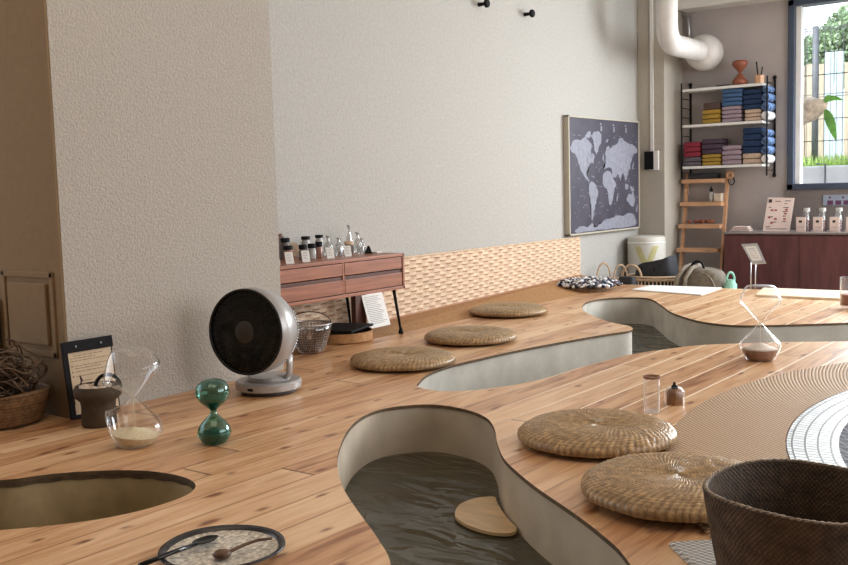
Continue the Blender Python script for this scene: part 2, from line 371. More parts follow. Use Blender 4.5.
def shade_attr(o, vals):
    a = o.data.attributes.new('shade', 'FLOAT', 'POINT'); a.data.foreach_set('value', vals)
def arc_pts(c, r, a0, a1, n, f): return [f(c, r, a0+(a1-a0)*i/(n-1)) for i in range(n)]

# ------------------------------------------------------------------ room shell
WX, CX, BY, PY = -3.25, -2.71, 7.42, 7.06       # left wall, column face, back wall, far pillar front
CEIL = 2.45; LOW = -.45; BACKF = -.20
struct(build('wall_left', bx((WX-.2, 2.6, LOW), (WX, BY+.2, CEIL)), 'plaster'))
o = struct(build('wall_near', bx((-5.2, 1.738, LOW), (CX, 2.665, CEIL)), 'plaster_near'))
# near wall block's shaded face: shade painted in as a warm dark colour
bm = bx((-5.2, 1.732, LOW), (CX-.002, 1.738, CEIL)); struct(build('wall_side_shade', bm, 'plaster_warm_shade'))
bm = bmesh.new()
for a, b in (((-3.05, 1.726, .435), (-2.755, 1.738, .455)), ((-3.05, 1.726, .185), (-2.755, 1.738, .205)),
             ((-3.05, 1.726, .185), (-3.03, 1.738, .455)), ((-2.775, 1.726, .185), (-2.755, 1.738, .455))):
    box(bm, a, b, .004)
box(bm, (-3.012, 1.722, .222), (-2.793, 1.738, .418), .004)
struct(build('trim_1', bm, 'plaster_warm_shade'))
# back wall with window opening
WL, WR, WB, WT = -2.23, .9, .60, 1.965
bm = bmesh.new()
box(bm, (WX-.2, BY, LOW), (WL, BY+.18, CEIL)); box(bm, (WR, BY, LOW), (4.0, BY+.18, CEIL))
box(bm, (WL, BY, LOW), (WR, BY+.18, WB)); box(bm, (WL, BY, WT), (WR, BY+.18, CEIL))
struct(build('wall_back', bm, 'plaster_back'))
struct(build('trim_2', bx((WX, PY, LOW), (-3.035, BY, CEIL), .004), 'plaster_beige'), 'beige corner pillar')
struct(build('trim_3', bx((-3.0, 7.22, 1.975), (3.6, BY, CEIL)), 'ceiling'), 'boxed beam along the back wall')
struct(build('wall_right', bx((3.4, -2.2, LOW), (3.6, BY+.2, CEIL)), 'plaster_back'))
struct(build('ceiling', bx((-5.2, -2.2, CEIL), (4.0, BY+.2, CEIL+.1)), 'ceiling'))
struct(build('wall_rear', bx((-5.2, -2.3, LOW), (4.0, -2.1, CEIL)), 'plaster_warm_shade'))
struct(build('floor', bx((-5.2, -2.2, LOW-.1), (4.0, 6.1, LOW)), 'concrete'))
struct(build('floor.001', bx((WX, 6.13, LOW), (4.0, BY, BACKF)), 'concrete'))
struct(build('wall_window_apron', bx((-2.25, BY-.012, .28), (1.0, BY, .60)), mat('apron', (.26, .225, .215), .7, noise_s=10, noise_a=.05)))
# window
w = struct(build('window_1', bx((0, 0, 0), (.001, .001, .001)), 'frame_grey')); 
bm = bmesh.new(); ft = .045
box(bm, (WL, BY-.03, WB), (WR, BY+.10, WB+ft), .005); box(bm, (WL, BY-.03, WT-ft), (WR, BY+.10, WT), .005)
box(bm, (WL, BY-.03, WB), (WL+ft, BY+.10, WT), .005); box(bm, (WR-ft, BY-.03, WB), (WR, BY+.10, WT), .005)
box(bm, (-.70, BY-.03, WB), (-.65, BY+.10, WT), .005)
bpy.data.objects.remove(w); w = struct(build('window_1', bm, 'frame_grey'))
build('window_pane', bx((WL+ft, BY+.05, WB+ft), (WR-ft, BY+.056, WT-ft)), 'pane', w)
bm = bx((WL+ft, BY+.02, WB+ft), (WL+ft+.035, BY+.09, WT-ft)); build('window_stile', bm, 'kerb', w)

# ------------------------------------------------------------------ deck with cut-outs
P1 = [(-2.55, .98), (-2.42, 1.16), (-2.258, 1.24), (-2.191, 1.345), (-2.104, 1.43), (-2.008, 1.485), (-1.9, 1.501), (-1.815, 1.477), (-1.768, 1.42), (-1.757, 1.345), (-1.769, 1.259), (-1.811, 1.164), (-1.911, 1.042), (-2.05, .93), (-2.3, .82), (-2.5, .83)]
P2 = [(-1.106, 1.337), (-1.221, 1.435), (-1.379, 1.552), (-1.504, 1.651), (-1.632, 1.776), (-1.737, 1.901), (-1.856, 2.074), (-1.924, 2.219), (-1.933, 2.333), (-1.873, 2.43), (-1.795, 2.46), (-1.685, 2.441), (-1.585, 2.384), (-1.496, 2.287), (-1.401, 2.155), (-1.309, 2.042), (-1.223, 1.963), (-1.113, 1.874), (-0.971, 1.773), (-0.874, 1.698), (-0.779, 1.613), (-.70, 1.50), (-.66, 1.32), (-.70, 1.15), (-.82, 1.08), (-.97, 1.16)]
P3 = [(-2.093, 2.718), (-2.154, 2.85), (-2.184, 3.014), (-2.172, 3.212), (-2.144, 3.461), (-2.086, 3.756), (-2.024, 4.005), (-1.98, 4.134), (-1.972, 4.19), (-1.985, 4.24), (-2.04, 4.315), (-2.145, 4.375), (-2.298, 4.505), (-2.484, 4.712), (-2.603, 4.906), (-2.681, 5.135), (-2.655, 5.326), (-2.52, 5.427), (-2.40, 5.38), (-2.217, 5.112), (-2.053, 4.863), (-1.832, 4.633), (-1.667, 4.555), (-1.544, 4.573), (-1.363, 4.701), (-1.177, 4.854),
      (-.95, 5.06), (-.65, 5.25), (-.2, 5.35), (.1, 5.2), (.1, 4.95), (-.2, 4.8), (-.6, 4.62), (-.85, 4.43), (-1.04, 4.292), (-1.273, 4.153), (-1.419, 4.037), (-1.547, 3.912), (-1.626, 3.746), (-1.687, 3.592), (-1.729, 3.259), (-1.744, 2.967), (-1.79, 2.808), (-1.846, 2.702), (-1.916, 2.64), (-1.997, 2.635), (-2.06, 2.665)]
OUT = [spline(p, 6) for p in (P1, P2, P3)]
RC = Vector((.65, 2.95)); R_MAT, R_TILE, R_IN = 1.77, 1.47, 1.345
circ = [Vector((RC.x+R_TILE*math.cos(2*PI*i/128), RC.y+R_TILE*math.sin(2*PI*i/128))) for i in range(128)]
DX0, DX1, DY0, DY1 = -2.9, 2.6, -.9, 6.1
def flat_with_holes(name, outer, holes, th, m):
    cu = bpy.data.curves.new(name, 'CURVE'); cu.dimensions = '2D'; cu.fill_mode = 'BOTH'; cu.extrude = th/2
    for poly in [outer]+holes:
        s = cu.splines.new('POLY'); s.points.add(len(poly)-1); s.use_cyclic_u = True
        for i, p in enumerate(poly): s.points[i].co = (p[0], p[1], 0, 1)
    tmp = bpy.data.objects.new('tmp', cu); COL.objects.link(tmp)
    dg = bpy.context.evaluated_depsgraph_get(); me = bpy.data.meshes.new_from_object(tmp.evaluated_get(dg))
    bpy.data.objects.remove(tmp); me.transform(Matrix.Translation((0, 0, -th/2)))
    me.materials.clear(); me.materials.append(M[m]); me.materials.append(M['deck_edge'])
    for p in me.polygons:
        p.use_smooth = False; p.material_index = 1 if abs(p.normal.z) < .5 else 0
    o = bpy.data.objects.new(name, me); COL.objects.link(o); return o
deck = thing('wooden_deck', 'raised knotty wooden deck with curved foot bath openings cut into it', 'deck')
outer = [(-3.35, DY0), (DX1, DY0), (DX1, DY1), (DX0, DY1), (DX0, 2.64), (CX, 2.64), (CX, 1.728), (-5.1, 1.728), (-5.1, DY0)]
outer = [(-5.1, DY0), (DX1, DY0), (DX1, DY1), (DX0, DY1), (DX0, 2.672), (CX+.003, 2.672), (CX+.003, 1.726), (-5.1, 1.726)]
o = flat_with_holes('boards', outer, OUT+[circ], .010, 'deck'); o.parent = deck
bm = bmesh.new(); box(bm, (DX0+.02, DY1, -.42), (DX1, DY1+.012, .0)); build('end_board', bm, 'pale_wood', deck)
bm = bmesh.new(); prism(bm, [(-1.98, 6.112), (-1.90, 5.72), (DX1, 5.60), (DX1, 6.112)], .0, .014); build('border_board', bm, 'pale_wood', deck)
# cork coloured ledge between deck and wicker panel
bm = bmesh.new()
ya, yb = 2.672, 6.112
v = [bm.verts.new(p) for p in ((DX0, ya, -.004), (DX0, yb, -.004), (WX, yb, .055), (WX, ya, -.03), (DX0, ya, -.3), (DX0, yb, -.3), (WX, yb, -.3), (WX, ya, -.3))]
for f in ((0, 1, 2, 3), (7, 6, 5, 4), (0, 4, 5, 1), (1, 5, 6, 2), (2, 6, 7, 3), (3, 7, 4, 0)): bm.faces.new([v[i] for i in f])
struct(build('trim_4', bm, 'cork'), 'cork brown ledge along the foot of the wicker panel')

def basin(name, poly, m, label, wz, has_water=True, depth=.40):
    t = thing(name, label, 'foot bath', (poly[0].x, poly[0].y, -.0101))
    off = Vector((poly[0].x, poly[0].y))
    P_ = [p-off for p in poly]; inn = offset(P_, .004); outp = offset(P_, .035)
    bm = bmesh.new(); n = len(P_); levels = [0, -.12, -.24, -depth]
    inv = [[bm.verts.new((p.x, p.y, z)) for p in inn] for z in levels]
    for k in range(3):
        for i in range(n): bm.faces.new((inv[k][i], inv[k][(i+1) % n], inv[k+1][(i+1) % n], inv[k+1][i]))
    ot = [bm.verts.new((p.x, p.y, 0)) for p in outp]; ob = [bm.verts.new((p.x, p.y, -depth-.02)) for p in outp]
    for i in range(n):
        j = (i+1) % n; bm.faces.new((inv[0][i], inv[0][j], ot[j], ot[i])); bm.faces.new((ot[i], ot[j], ob[j], ob[i]))
    bm.faces.new(inv[-1]); bm.faces.new(ob)
    bmesh.ops.triangulate(bm, faces=[f for f in bm.faces if len(f.verts) > 4])
    build('basin', bm, m, t, smooth=True, autosm=.9)
    if m == 'cement_shaded':
        bm = bmesh.new(); q0 = [bm.verts.new((p.x, p.y, -.0)) for p in offset(P_, .002)]; q1 = [bm.verts.new((p.x, p.y, -.011+.0015*math.sin(i*1.7))) for i, p in enumerate(offset(P_, .002))]
        for i in range(n): bm.faces.new((q0[i], q0[(i+1) % n], q1[(i+1) % n], q1[i]))
        build('rim_band', bm, 'deck_edge', t)
    if has_water:
        bm = bmesh.new(); ws = [bm.verts.new((p.x, p.y, wz+.0101)) for p in inn]; f = bm.faces.new(ws)
        bmesh.ops.triangulate(bm, faces=[f]); wo = build('water', bm, 'water', t)
        if wo.data.polygons[0].normal.z < 0: wo.data.flip_normals()
    return t
basin('foot_bath', OUT[0], 'cement_shaded', 'khaki-shaded cement foot bath at the lower left, tapering to a rounded tip', -.2)
basin('foot_bath', OUT[1], 'cement', 'large waisted foot bath in the foreground holding dark rippling water', -.155)
basin('foot_bath', OUT[2], 'cement_light', 'winding pale cement foot bath in the middle of the deck', -.16)
# wooden foot rest at the water line of the front bath
fpx = [at(x, y, 'z', -.150) for x, y in ((455, 518), (458, 509), (466, 504), (478, 500.5), (494, 499.5), (497, 505), (503, 515), (510, 524), (517, 531), (514, 535), (505, 536.5), (490, 535), (475, 531), (462, 525))]
bm = bmesh.new(); prism(bm, [(p.x, p.y) for p in spline([(p.x, p.y) for p in fpx], 4)], -.150, -.142)
fr_ = build('foot_rest', bm, 'foot_disc', smooth=False); tag(fr_, 'half-round tan wooden foot rest at the water line of the front bath', 'foot rest')

# ------------------------------------------------------------------ tiled round basin + mats
def mat_mesh(r0, r1, a0, a1, n=200, seg=8):
    bm = ring_mesh(r0, r1, .006, .006, a0, a1, n, seg)
    for vtx in bm.verts:
        r = math.hypot(vtx.co.x-RC.x, vtx.co.y-RC.y)
        if r > r1-.001: vtx.co.z = .001
    return bm
def ring_mesh(r0, r1, z0, z1, a0, a1, n=160, seg=4, th=0):
    bm = bmesh.new(); uvl = bm.loops.layers.uv.new('UVMap'); R_ = []
    for k in range(seg+1):
        r = r0+(r1-r0)*k/seg; z = z0+(z1-z0)*k/seg
        R_.append([(bm.verts.new((RC.x+r*math.cos(a0+(a1-a0)*i/n), RC.y+r*math.sin(a0+(a1-a0)*i/n), z)), ((a0+(a1-a0)*i/n)*1.5, r)) for i in range(n+1)])
    for k in range(seg):
        for i in range(n):
            q = (R_[k][i], R_[k][i+1], R_[k+1][i+1], R_[k+1][i]); f = bm.faces.new([x[0] for x in q])
            for l, x in zip(f.loops, q): l[uvl].uv = x[1]
    return bm
t = thing('tiled_basin', 'round mosaic basin with a white tiled rim and dark blue inside', 'basin', (0, 0, 0))
build('rim', ring_mesh(R_IN, R_TILE, -.004, .006, 0, 2*PI), 'tile_white', t)
build('bowl', ring_mesh(.25, R_IN, -.28, -.004, 0, 2*PI, seg=6), 'tile_blue', t)
build('drain', ring_mesh(.001, .25, -.28, -.28, 0, 2*PI, n=48, seg=1), 'steel', t)
am = math.atan2(1.77-RC.y, -.66-RC.x)
bm = mat_mesh(R_TILE+.003, R_MAT, PI*.55, am+2*PI, 200, 60)
tag(build('woven_mat', bm, 'mat_tan'), 'tan rope-weave mat curving around the white mosaic rim', 'mat')
bm = mat_mesh(R_TILE+.003, R_MAT+.09, am+2*PI+.004, am+2*PI+.6, 60, 60)
tag(build('woven_mat', bm, 'mat_grey'), 'pale grey woven mat at the bottom edge beside the dark basket', 'mat')

# ------------------------------------------------------------------ wicker wall panel (woven relief)
def woven_panel(name, y0, y1, zb0, zb1, ztop, x, m, rows=15, wl=.055, amp=.006):
    bm = bmesh.new(); ny = int((y1-y0)/.010); G = []; sh = []
    sub = 4
    for r in range(rows*sub+1):
        row = []
        for i in range(ny+1):
            y = y0+(y1-y0)*i/ny; zb = zb0+(zb1-zb0)*i/ny; t_ = r/(rows*sub); z = zb+(ztop-zb)*t_
            rr = min(int(r/sub), rows-1); f = (r/sub)-rr
            prof = math.sin(PI*min(max(f, .0), 1))**.5 if f > 0 else 0
            wv = .5+.5*math.cos(2*PI*y/(2*wl)*1.0+PI*rr+.35*math.sin(rr*3))
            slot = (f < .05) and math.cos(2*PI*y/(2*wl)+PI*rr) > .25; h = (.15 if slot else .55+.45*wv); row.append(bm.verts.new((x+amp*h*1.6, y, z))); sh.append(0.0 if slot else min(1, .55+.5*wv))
        G.append(row)
    for a in range(len(G)-1):
        for i in range(ny): bm.faces.new((G[a][i], G[a][i+1], G[a+1][i+1], G[a+1][i]))
    o = build(name, bm, m); shade_attr(o, sh); return o
t = thing('wicker_wall_panel', 'low peach wicker panel of staggered weave along the left wall', 'panel', (0, 0, 0))
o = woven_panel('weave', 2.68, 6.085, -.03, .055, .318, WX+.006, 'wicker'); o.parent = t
bm = tb([(WX+.012, 2.68, .32), (WX+.012, 6.085, .32)], .006, 8); build('top_edging', bm, 'tan_weave', t)
bm = tb([(WX+.012, 2.68, -.026), (WX+.012, 6.085, .058)], .007, 8); build('bottom_edging', bm, 'wicker', t)
o = bpy.data.objects.new('x', None)
o = build('rattan_screen', bx((-3.30, 1.70, .001), (-3.075, 1.728, .36), .004), 'brown_weave'); tag(o, 'dark rattan screen at the far left edge behind the vine basket', 'screen')

# ------------------------------------------------------------------ straw cushions
def cushion_mesh(R=.207, th=.041):
    bm = bmesh.new(); NR, NT, rings = 96, 300, 26; sh = []; G = []
    for s in (1, -1):
        for k in range(NR+1):
            u = k/NR; r = R*u; row = []
            prof = th*(1-u**5)**.5 if u < 1 else 0
            prof *= 1-.20*math.exp(-(u/.42)**2)
            if s < 0: prof = -min(prof, th)*.30
            if k == 0:
                if s < 0: prof = -.012
                row = [bm.verts.new((0, 0, prof))]; sh.append(.4)
            else:
                if s < 0 and k == NR: G.append(G[NR]); continue
                for i in range(NT):
                    a = 2*PI*i/NT; q = u*rings; ri = int(q); f = q-ri
                    b = math.sin(PI*f)**.7 if 0 < f < 1 else 0
                    nb = max(10, ri*6); tw = abs(math.sin(a*37+ri*.9+f*1.4+1.6*noise.noise(Vector((math.cos(a)*5, math.sin(a)*5, u*7)))))
                    h = (.35+.65*b)*(.15+.85*tw)*(.75+.5*noise.noise(Vector((math.cos(a)*u*9, math.sin(a)*u*9, 3)))); wob = 1+.006*math.sin(5*a+1)+.004*math.sin(9*a)
                    dz = .0036*h*s; rr = r*wob+(.003*h if u > .9 else 0)
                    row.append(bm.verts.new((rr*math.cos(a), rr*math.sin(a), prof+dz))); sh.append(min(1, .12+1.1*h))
            G.append(row)
    def strip(A, B):
        if len(A) == 1:
            for i in range(NT): bm.faces.new((A[0], B[i], B[(i+1) % NT]))
        else:
            for i in range(NT): bm.faces.new((A[i], A[(i+1) % NT], B[(i+1) % NT], B[i]))
    for k in range(NR): strip(G[k], G[k+1])
    for k in range(NR): strip(G[NR+1+k], G[NR+2+k])
    return bm, sh
bm, sh = cushion_mesh()
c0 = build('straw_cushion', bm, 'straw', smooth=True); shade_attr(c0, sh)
spots = [(-1.184, 2.303, 0, 'round woven straw cushion beside the small glass vial, nearer the water'),
         (-.815, 1.962, 1.1, 'round woven straw cushion partly hidden behind the dark foreground basket'),
         (-2.3635, 2.97, 2.0, 'round woven straw cushion nearest the silver fan, in front of the sideboard'),
         (-2.465, 3.591, .7, 'middle round straw cushion of the three in a line along the wicker panel'),
         (-2.8, 4.445, 1.6, 'farthest round straw cushion of the line, lying against the wicker panel')]
for i, (x, y, a, lb) in enumerate(spots):
    o = c0 if i == 0 else c0.copy()
    if i: COL.objects.link(o)
    o.location = (x, y, .020 if i != 1 else .026); o.rotation_euler = (0, 0, a)
    if i == 0: o.rotation_euler = (0, 0, 0)
    o.scale = (1, 1, .95 if i < 2 else .82)
    if i > 1: o.location.z = .0165
    tag(o, lb, 'cushion', 'round straw cushions on the deck')

# pompom cushion far away
t = thing('pompom_cushion', 'round cushion of blue, white and black wool tufts at the end of the wicker panel', 'cushion', (-2.985, 5.72, .0))
t.location = (-2.985, 5.72, .022)
bms = [bmesh.new() for _ in range(4)]
for k in range(420):
    u = math.sqrt(random.random()); a = random.random()*2*PI; r = .205*u
    z = .018+.045*(1-u**4)*random.uniform(.6, 1)
    b = bms[random.choice([0, 0, 0, 0, 1, 1, 2, 3])]
    bmesh.ops.create_icosphere(b, subdivisions=1, radius=random.uniform(.012, .019), matrix=Matrix.Translation((r*math.cos(a), r*math.sin(a), z)))
for nm, b, mm in zip(('pale_tufts', 'slate_tufts', 'black_tufts', 'blue_tufts'), bms, ('whitet', 'greyt', 'bag', 'navy')): build(nm, b, mm, t, smooth=True)['kind'] = 'stuff'
t.scale = (1, 1, .8)

# ------------------------------------------------------------------ foreground basket
def basket_body(name, prof, parent, m, n=180, amp=.003, rows_scale=170, diag=46):
    bm = bmesh.new(); sh = []; G = []
    for (r, z, s) in prof:
        row = []
        for i in range(n):
            a = 2*PI*i/n; ph = z*rows_scale+r*rows_scale*(1 if s == 0 else 0)
            h = abs(math.sin(ph))*(.45+.55*abs(math.sin(diag*a+PI/2*int(ph/PI)))) if diag < 60 else (abs(math.sin(ph*.8+a*60))*abs(math.sin(ph*.8-a*60)))**.7
            rr = max(r+s*amp*h, .0005); wob = 1+.012*math.sin(2*a+.6)+.006*math.sin(3*a)
            row.append(bm.verts.new((rr*wob*math.cos(a), rr*wob*math.sin(a), z+.004*math.sin(3*a+1)*(z > .1)))); sh.append(min(1, .1+1.1*h))
        G.append(row)
    for k in range(len(G)-1):
        for i in range(n): j = (i+1) % n; bm.faces.new((G[k][i], G[k][j], G[k+1][j], G[k+1][i]))
    o = build(name, bm, m, parent, smooth=True); shade_attr(o, sh); return o
bk = thing('seagrass_basket', 'large dark brown woven seagrass basket in the lower right foreground', 'basket', (-.452, 1.628, .008))
bk.location = (-.452, 1.628, .0065)
H_ = .165; prof = [(.001, .004, 0)]+[(.135*k/10, .004, 0) for k in range(1, 11)]
prof += [(.137+.029*(k/46)**.8, .004+(H_-.004)*k/46, 1) for k in range(47)]
prof = prof[:11]+[(.137+.029*(k/130)**.8, .004+(H_-.004)*k/130, 1) for k in range(131)]
prof_in = [(.159-.027*(k/110), H_-(H_-.018)*k/110, -1) for k in range(111)]+[(.13*(1-k/10), .018, 0) for k in range(1, 10)]+[(.001, .018, 0)]
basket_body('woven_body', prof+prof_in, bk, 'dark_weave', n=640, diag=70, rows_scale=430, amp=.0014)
bm = bmesh.new()
for sgn in (0, PI):
    tube(bm, [((.1625+.0022*math.cos(46*a+sgn))*(1+.012*math.sin(2*a+.6)+.006*math.sin(3*a))*math.cos(a), (.1625+.0022*math.cos(46*a+sgn))*(1+.012*math.sin(2*a+.6)+.006*math.sin(3*a))*math.sin(a), H_+.0015+.004*math.sin(3*a+1)+.0012*math.sin(46*a+sgn)) for a in [2*PI*i/460 for i in range(460)]], .0016, 5, True)
build('plaited_rim', bm, 'rim_weave', bk, smooth=True)

# ------------------------------------------------------------------ basket of vines (far left)
vb = thing('vine_basket', 'brown basket heaped with twisted dry vines at the left edge', 'basket', (-2.850, 1.572, .001))
basket_body('basket_bowl', [(.001, .002, 0), (.06, .002, 0), (.12, .004, 0)]+[(.12+.035*(k/24)**.6, .004+.100*k/24, 1) for k in range(25)]+[(.147-.02*(k/10), .104-.085*k/10, 0) for k in range(11)]+[(.001, .02, 0)], vb, 'brown_weave', n=120, diag=26, rows_scale=330)
random.seed(11)
bm = bmesh.new()
for k in range(95):
    c = Vector((random.uniform(-.07, .07), random.uniform(-.07, .07), random.uniform(.105, .165))); r = random.uniform(.035, .085)
    ax = Vector((random.gauss(0, 1), random.gauss(0, 1), random.gauss(0, .8))).normalized(); s = ax.cross(Vector((.2, .1, 1))).normalized(); q = ax.cross(s)
    a0 = random.random()*6; ln = random.uniform(2.5, 5.5); P_ = []
    for i in range(22):
        a = a0+ln*i/21; p = c+r*(math.cos(a)*s+math.sin(a)*q)*(1+.2*math.sin(a*3+k)); p.z = max(p.z, .06)
        d_ = Vector((p.x, p.y)); lim = .150 if p.z > .115 else .115
        if d_.length > lim: d_ *= lim/d_.length; p.x, p.y = d_.x, d_.y
        P_.append(p)
    tube(bm, P_, random.uniform(.002, .0042), 5)
v_ = build('vines', bm, 'vine', vb, smooth=True)

# ------------------------------------------------------------------ clipboard leaning on the column
bl = at(71, 415, 'x', -2.675); 
cb = thing('clipboard', 'black clipboard holding a cream notice, leaning on the near wall', 'clipboard', (-2.668, 1.712, .003))
Wd, Hd = .175, .238
cb.rotation_euler = (0, -.14, 0)
build('board', bx((-.006, -.004, 0), (0, Wd, Hd), .002), 'black', cb)
build('notice_paper', bx((.0005, .014, .012), (.0015, Wd-.006, Hd-.03)), 'cream', cb)
build('clip_bar', bx((-.001, -.004, Hd-.034), (.007, Wd+.001, Hd+.002), .002), 'black', cb)
for y in (.04, .13): build('screw', lat([(0, 0), (.0055, 0), (.004, .003), (0, .003)], 12), 'black_gloss', cb, loc=(.007, y, Hd-.016)).rotation_euler = (0, PI/2, 0)
bm = bmesh.new(); random.seed(5)
for k, (z, a, b) in enumerate(((.192, .03, .13), (.184, .02, .11), (.176, .02, .15), (.160, .032, .145), (.152, .032, .12), (.142, .032, .15), (.128, .032, .14), (.112, .05, .08), (.10, .035, .06), (.10, .09, .11), (.085, .06, .12), (.07, .04, .09), (.05, .03, .12), (.04, .03, .14))):
    y = a
    while y < b:
        l = random.uniform(.006, .018); box(bm, (.0016, y, z), (.002, min(y+l, b+.004), z+.0022)); y += l+.003
for z in (.160, .142, .128): box(bm, (.0016, .02, z-.001), (.002, .025, z+.004))
build('printed_lines', bm, 'ink_tan', cb)

# brown pot with cord
pt = thing('felt_pot', 'small dark brown pot of pale pebbles with black handle, before the clipboard', 'pot', (-2.545, 1.722, .001))
build('body', lat([(0, 0), (.048, 0), (.051, .006), (.050, .06), (.052, .075), (.067, .088), (.071, .100), (.069, .112), (.063, .122), (.058, .120), (.056, .105), (0, .10)], 40), 'pot', pt, smooth=True, autosm=1.0)
bm = bmesh.new()
for k in range(40):
    a = random.random()*6.28; r = .05*math.sqrt(random.random())
    bmesh.ops.create_icosphere(bm, subdivisions=2, radius=random.uniform(.008, .012), matrix=Matrix.Translation((r*math.cos(a), r*math.sin(a), .108+random.uniform(0, .01)))@Matrix.Diagonal((1.2, .9, .7, 1)))
build('pebbles', bm, 'stone', pt, smooth=True)
build('handle', tb([(.022+.038*math.cos(a)*cyw, .022+.038*math.cos(a)*syw, .112+.040*math.sin(a)) for a in [PI*i/16 for i in range(17)]], .0055, 8), 'black', pt, smooth=True)
bm = tb([(-.05, -.02, .13), (-.055, -.028, .11), (-.065, -.038, .085), (-.06, -.04, .06)], .0022, 6)
tube(bm, [(-.05, -.02, .13), (-.04, -.03, .15), (-.03, -.03, .14), (-.045, -.03, .115), (-.07, -.03, .08)], .002, 6)
build('cord', bm, 'purple', pt, smooth=True)

# ------------------------------------------------------------------ hourglasses
def angular_hourglass(name, label, loc, H, R, rb, zr, tilt, glassm, sandm, sand_prof, rz=0, sand2=None):
    """two cone-shouldered bulbs; tilt = slant of the widest ring; the slant runs along the local x axis"""
    t = thing(name, label, 'hourglass', loc, rz)
    k = H/2
    pr = [(0, .001), (rb, .001), (rb*1.12, .004)]
    for i in range(1, 7): u = i/6; pr.append((rb*1.12+(R-rb*1.12)*u**.8, .004+(zr-.004)*u))
    for i in range(1, 12): u = i/11; pr.append((R*(1-u)**1.05+.0045, zr+.008+(k-zr-.008)*u))
    def fn(x, y, z, r, a):
        zz = z if z <= k else H-z; w_ = zz/zr if zz < zr else 1-(zz-zr)/(k-zr)
        w_ = max(0, w_)
        return x, y, z+(tilt*x*w_ if z <= k else -tilt*x*w_)
    full = pr+[(r, H-z) for r, z in pr[::-1]]
    build('glass_bulbs', lat(full, 48, fn=fn), glassm, t, smooth=True, autosm=.9)
    build('sand', lat(sand_prof, 40, fn=lambda x, y, z, r, a: (x*.97, y*.97, z+tilt*x*.8*(z/zr if z < zr else 1))), sandm, t, smooth=True, autosm=.9)
    if sand2: build('sand_heap', lat(sand2, 40), 'sand_white', t, smooth=True)
    build('sand_stream', tb([(0, 0, sand_prof[-1][1]*.9), (0, 0, k)], .0012, 6), 'sand_white' if sand2 else 'sand', t)
    return t
angular_hourglass('clear_hourglass', 'large clear hourglass with slanted bulbs and pale sand, in front of the pot', (-2.246, 1.629, .001), .268, .078, .046, .064, -.34,
                  'clear_edge', 'sand', [(0, .003), (.046, .003), (.054, .012), (.066, .032), (.05, .037), (.02, .045), (0, .052)], rz=YAW)
angular_hourglass('clear_hourglass', 'clear hourglass with bright edges and brown sand on the right of the deck', (-1.21, 3.698, .001), .284, .076, .047, .052, 0,
                  'clear_bright', 'sand_brown', [(0, .003), (.046, .003), (.055, .012), (.068, .034), (.066, .042), (0, .043)], rz=YAW,
                  sand2=[(.064, .0425), (.045, .048), (.02, .060), (0, .068)])
g = thing('green_hourglass', 'small green glass hourglass with round bulbs standing left of the fan', 'hourglass', (-2.070, 1.760, .001))
pr = [(0, 0), (.030, 0), (.040, .006), (.050, .022), (.054, .036), (.050, .052), (.037, .070), (.022, .084), (.012, .095), (.009, .103), (.012, .110), (.024, .121), (.040, .134), (.050, .148), (.054, .164), (.052, .180), (.044, .194), (.030, .203), (.012, .207), (0, .207)]
build('glass_bulbs', lat(pr, 48), 'green_glass', g, smooth=True)
build('sand', lat([(0, .003), (.028, .003), (.038, .008), (.047, .024), (.049, .033), (.03, .04), (0, .05)], 40), 'green_sand', g, smooth=True)
build('upper_sand', lat([(0, .104), (.01, .109), (.022, .122), (.036, .134), (.044, .146), (0, .142)], 40), 'green_sand', g, smooth=True)
g.scale = (.86, .86, .86)

# glass vial and small amber jar
t = thing('glass_vial', 'slim open clear glass tube with a dark rim beside the straw cushion', 'glass', (-1.20, 2.69, .001))
build('tube_wall', lat([(0, 0), (.022, 0), (.0235, .003), (.0235, .105), (.0215, .105), (.0215, .006), (0, .006)], 32), 'clear_bright', t, smooth=True, autosm=.8)
build('rim', lat([(.0205, .103), (.0245, .103), (.0248, .110), (.0205, .110), (.0205, .103)], 32, cap=False), 'sand_brown', t, smooth=True, autosm=.8)
t = thing('oil_jar', 'tiny amber glass jar with a black tip next to the glass vial', 'jar', (-1.188, 2.83, .001))
build('jar_body', lat([(0, 0), (.024, 0), (.026, .003), (.026, .036), (.022, .043), (.010, .048), (0, .048)], 6), 'amber', t)
build('shoulder', lat([(.029, 0), (.030, .038), (.022, .050), (.009, .055)], 32, cap=False), 'clear_bright', t, smooth=True)
build('stopper', lat([(.009, .047), (.010, .055), (.005, .060), (.003, .068), (0, .069)], 16), 'black', t, smooth=True)
p = at(851, 306, 'z', .015)
t = thing('sand_jar', 'clear glass jar half full of brown grains at the right edge of the deck', 'jar', (p.x, p.y, .015))
build('glass_wall', lat([(0, 0), (.052, 0), (.055, .004), (.055, .15), (.052, .15), (.052, .006), (0, .006)], 32), 'clear_bright', t, smooth=True, autosm=.8)
build('grains', lat([(0, .007), (.051, .007), (.051, .062), (0, .066)], 32), 'terracotta', t, smooth=True, autosm=.8)

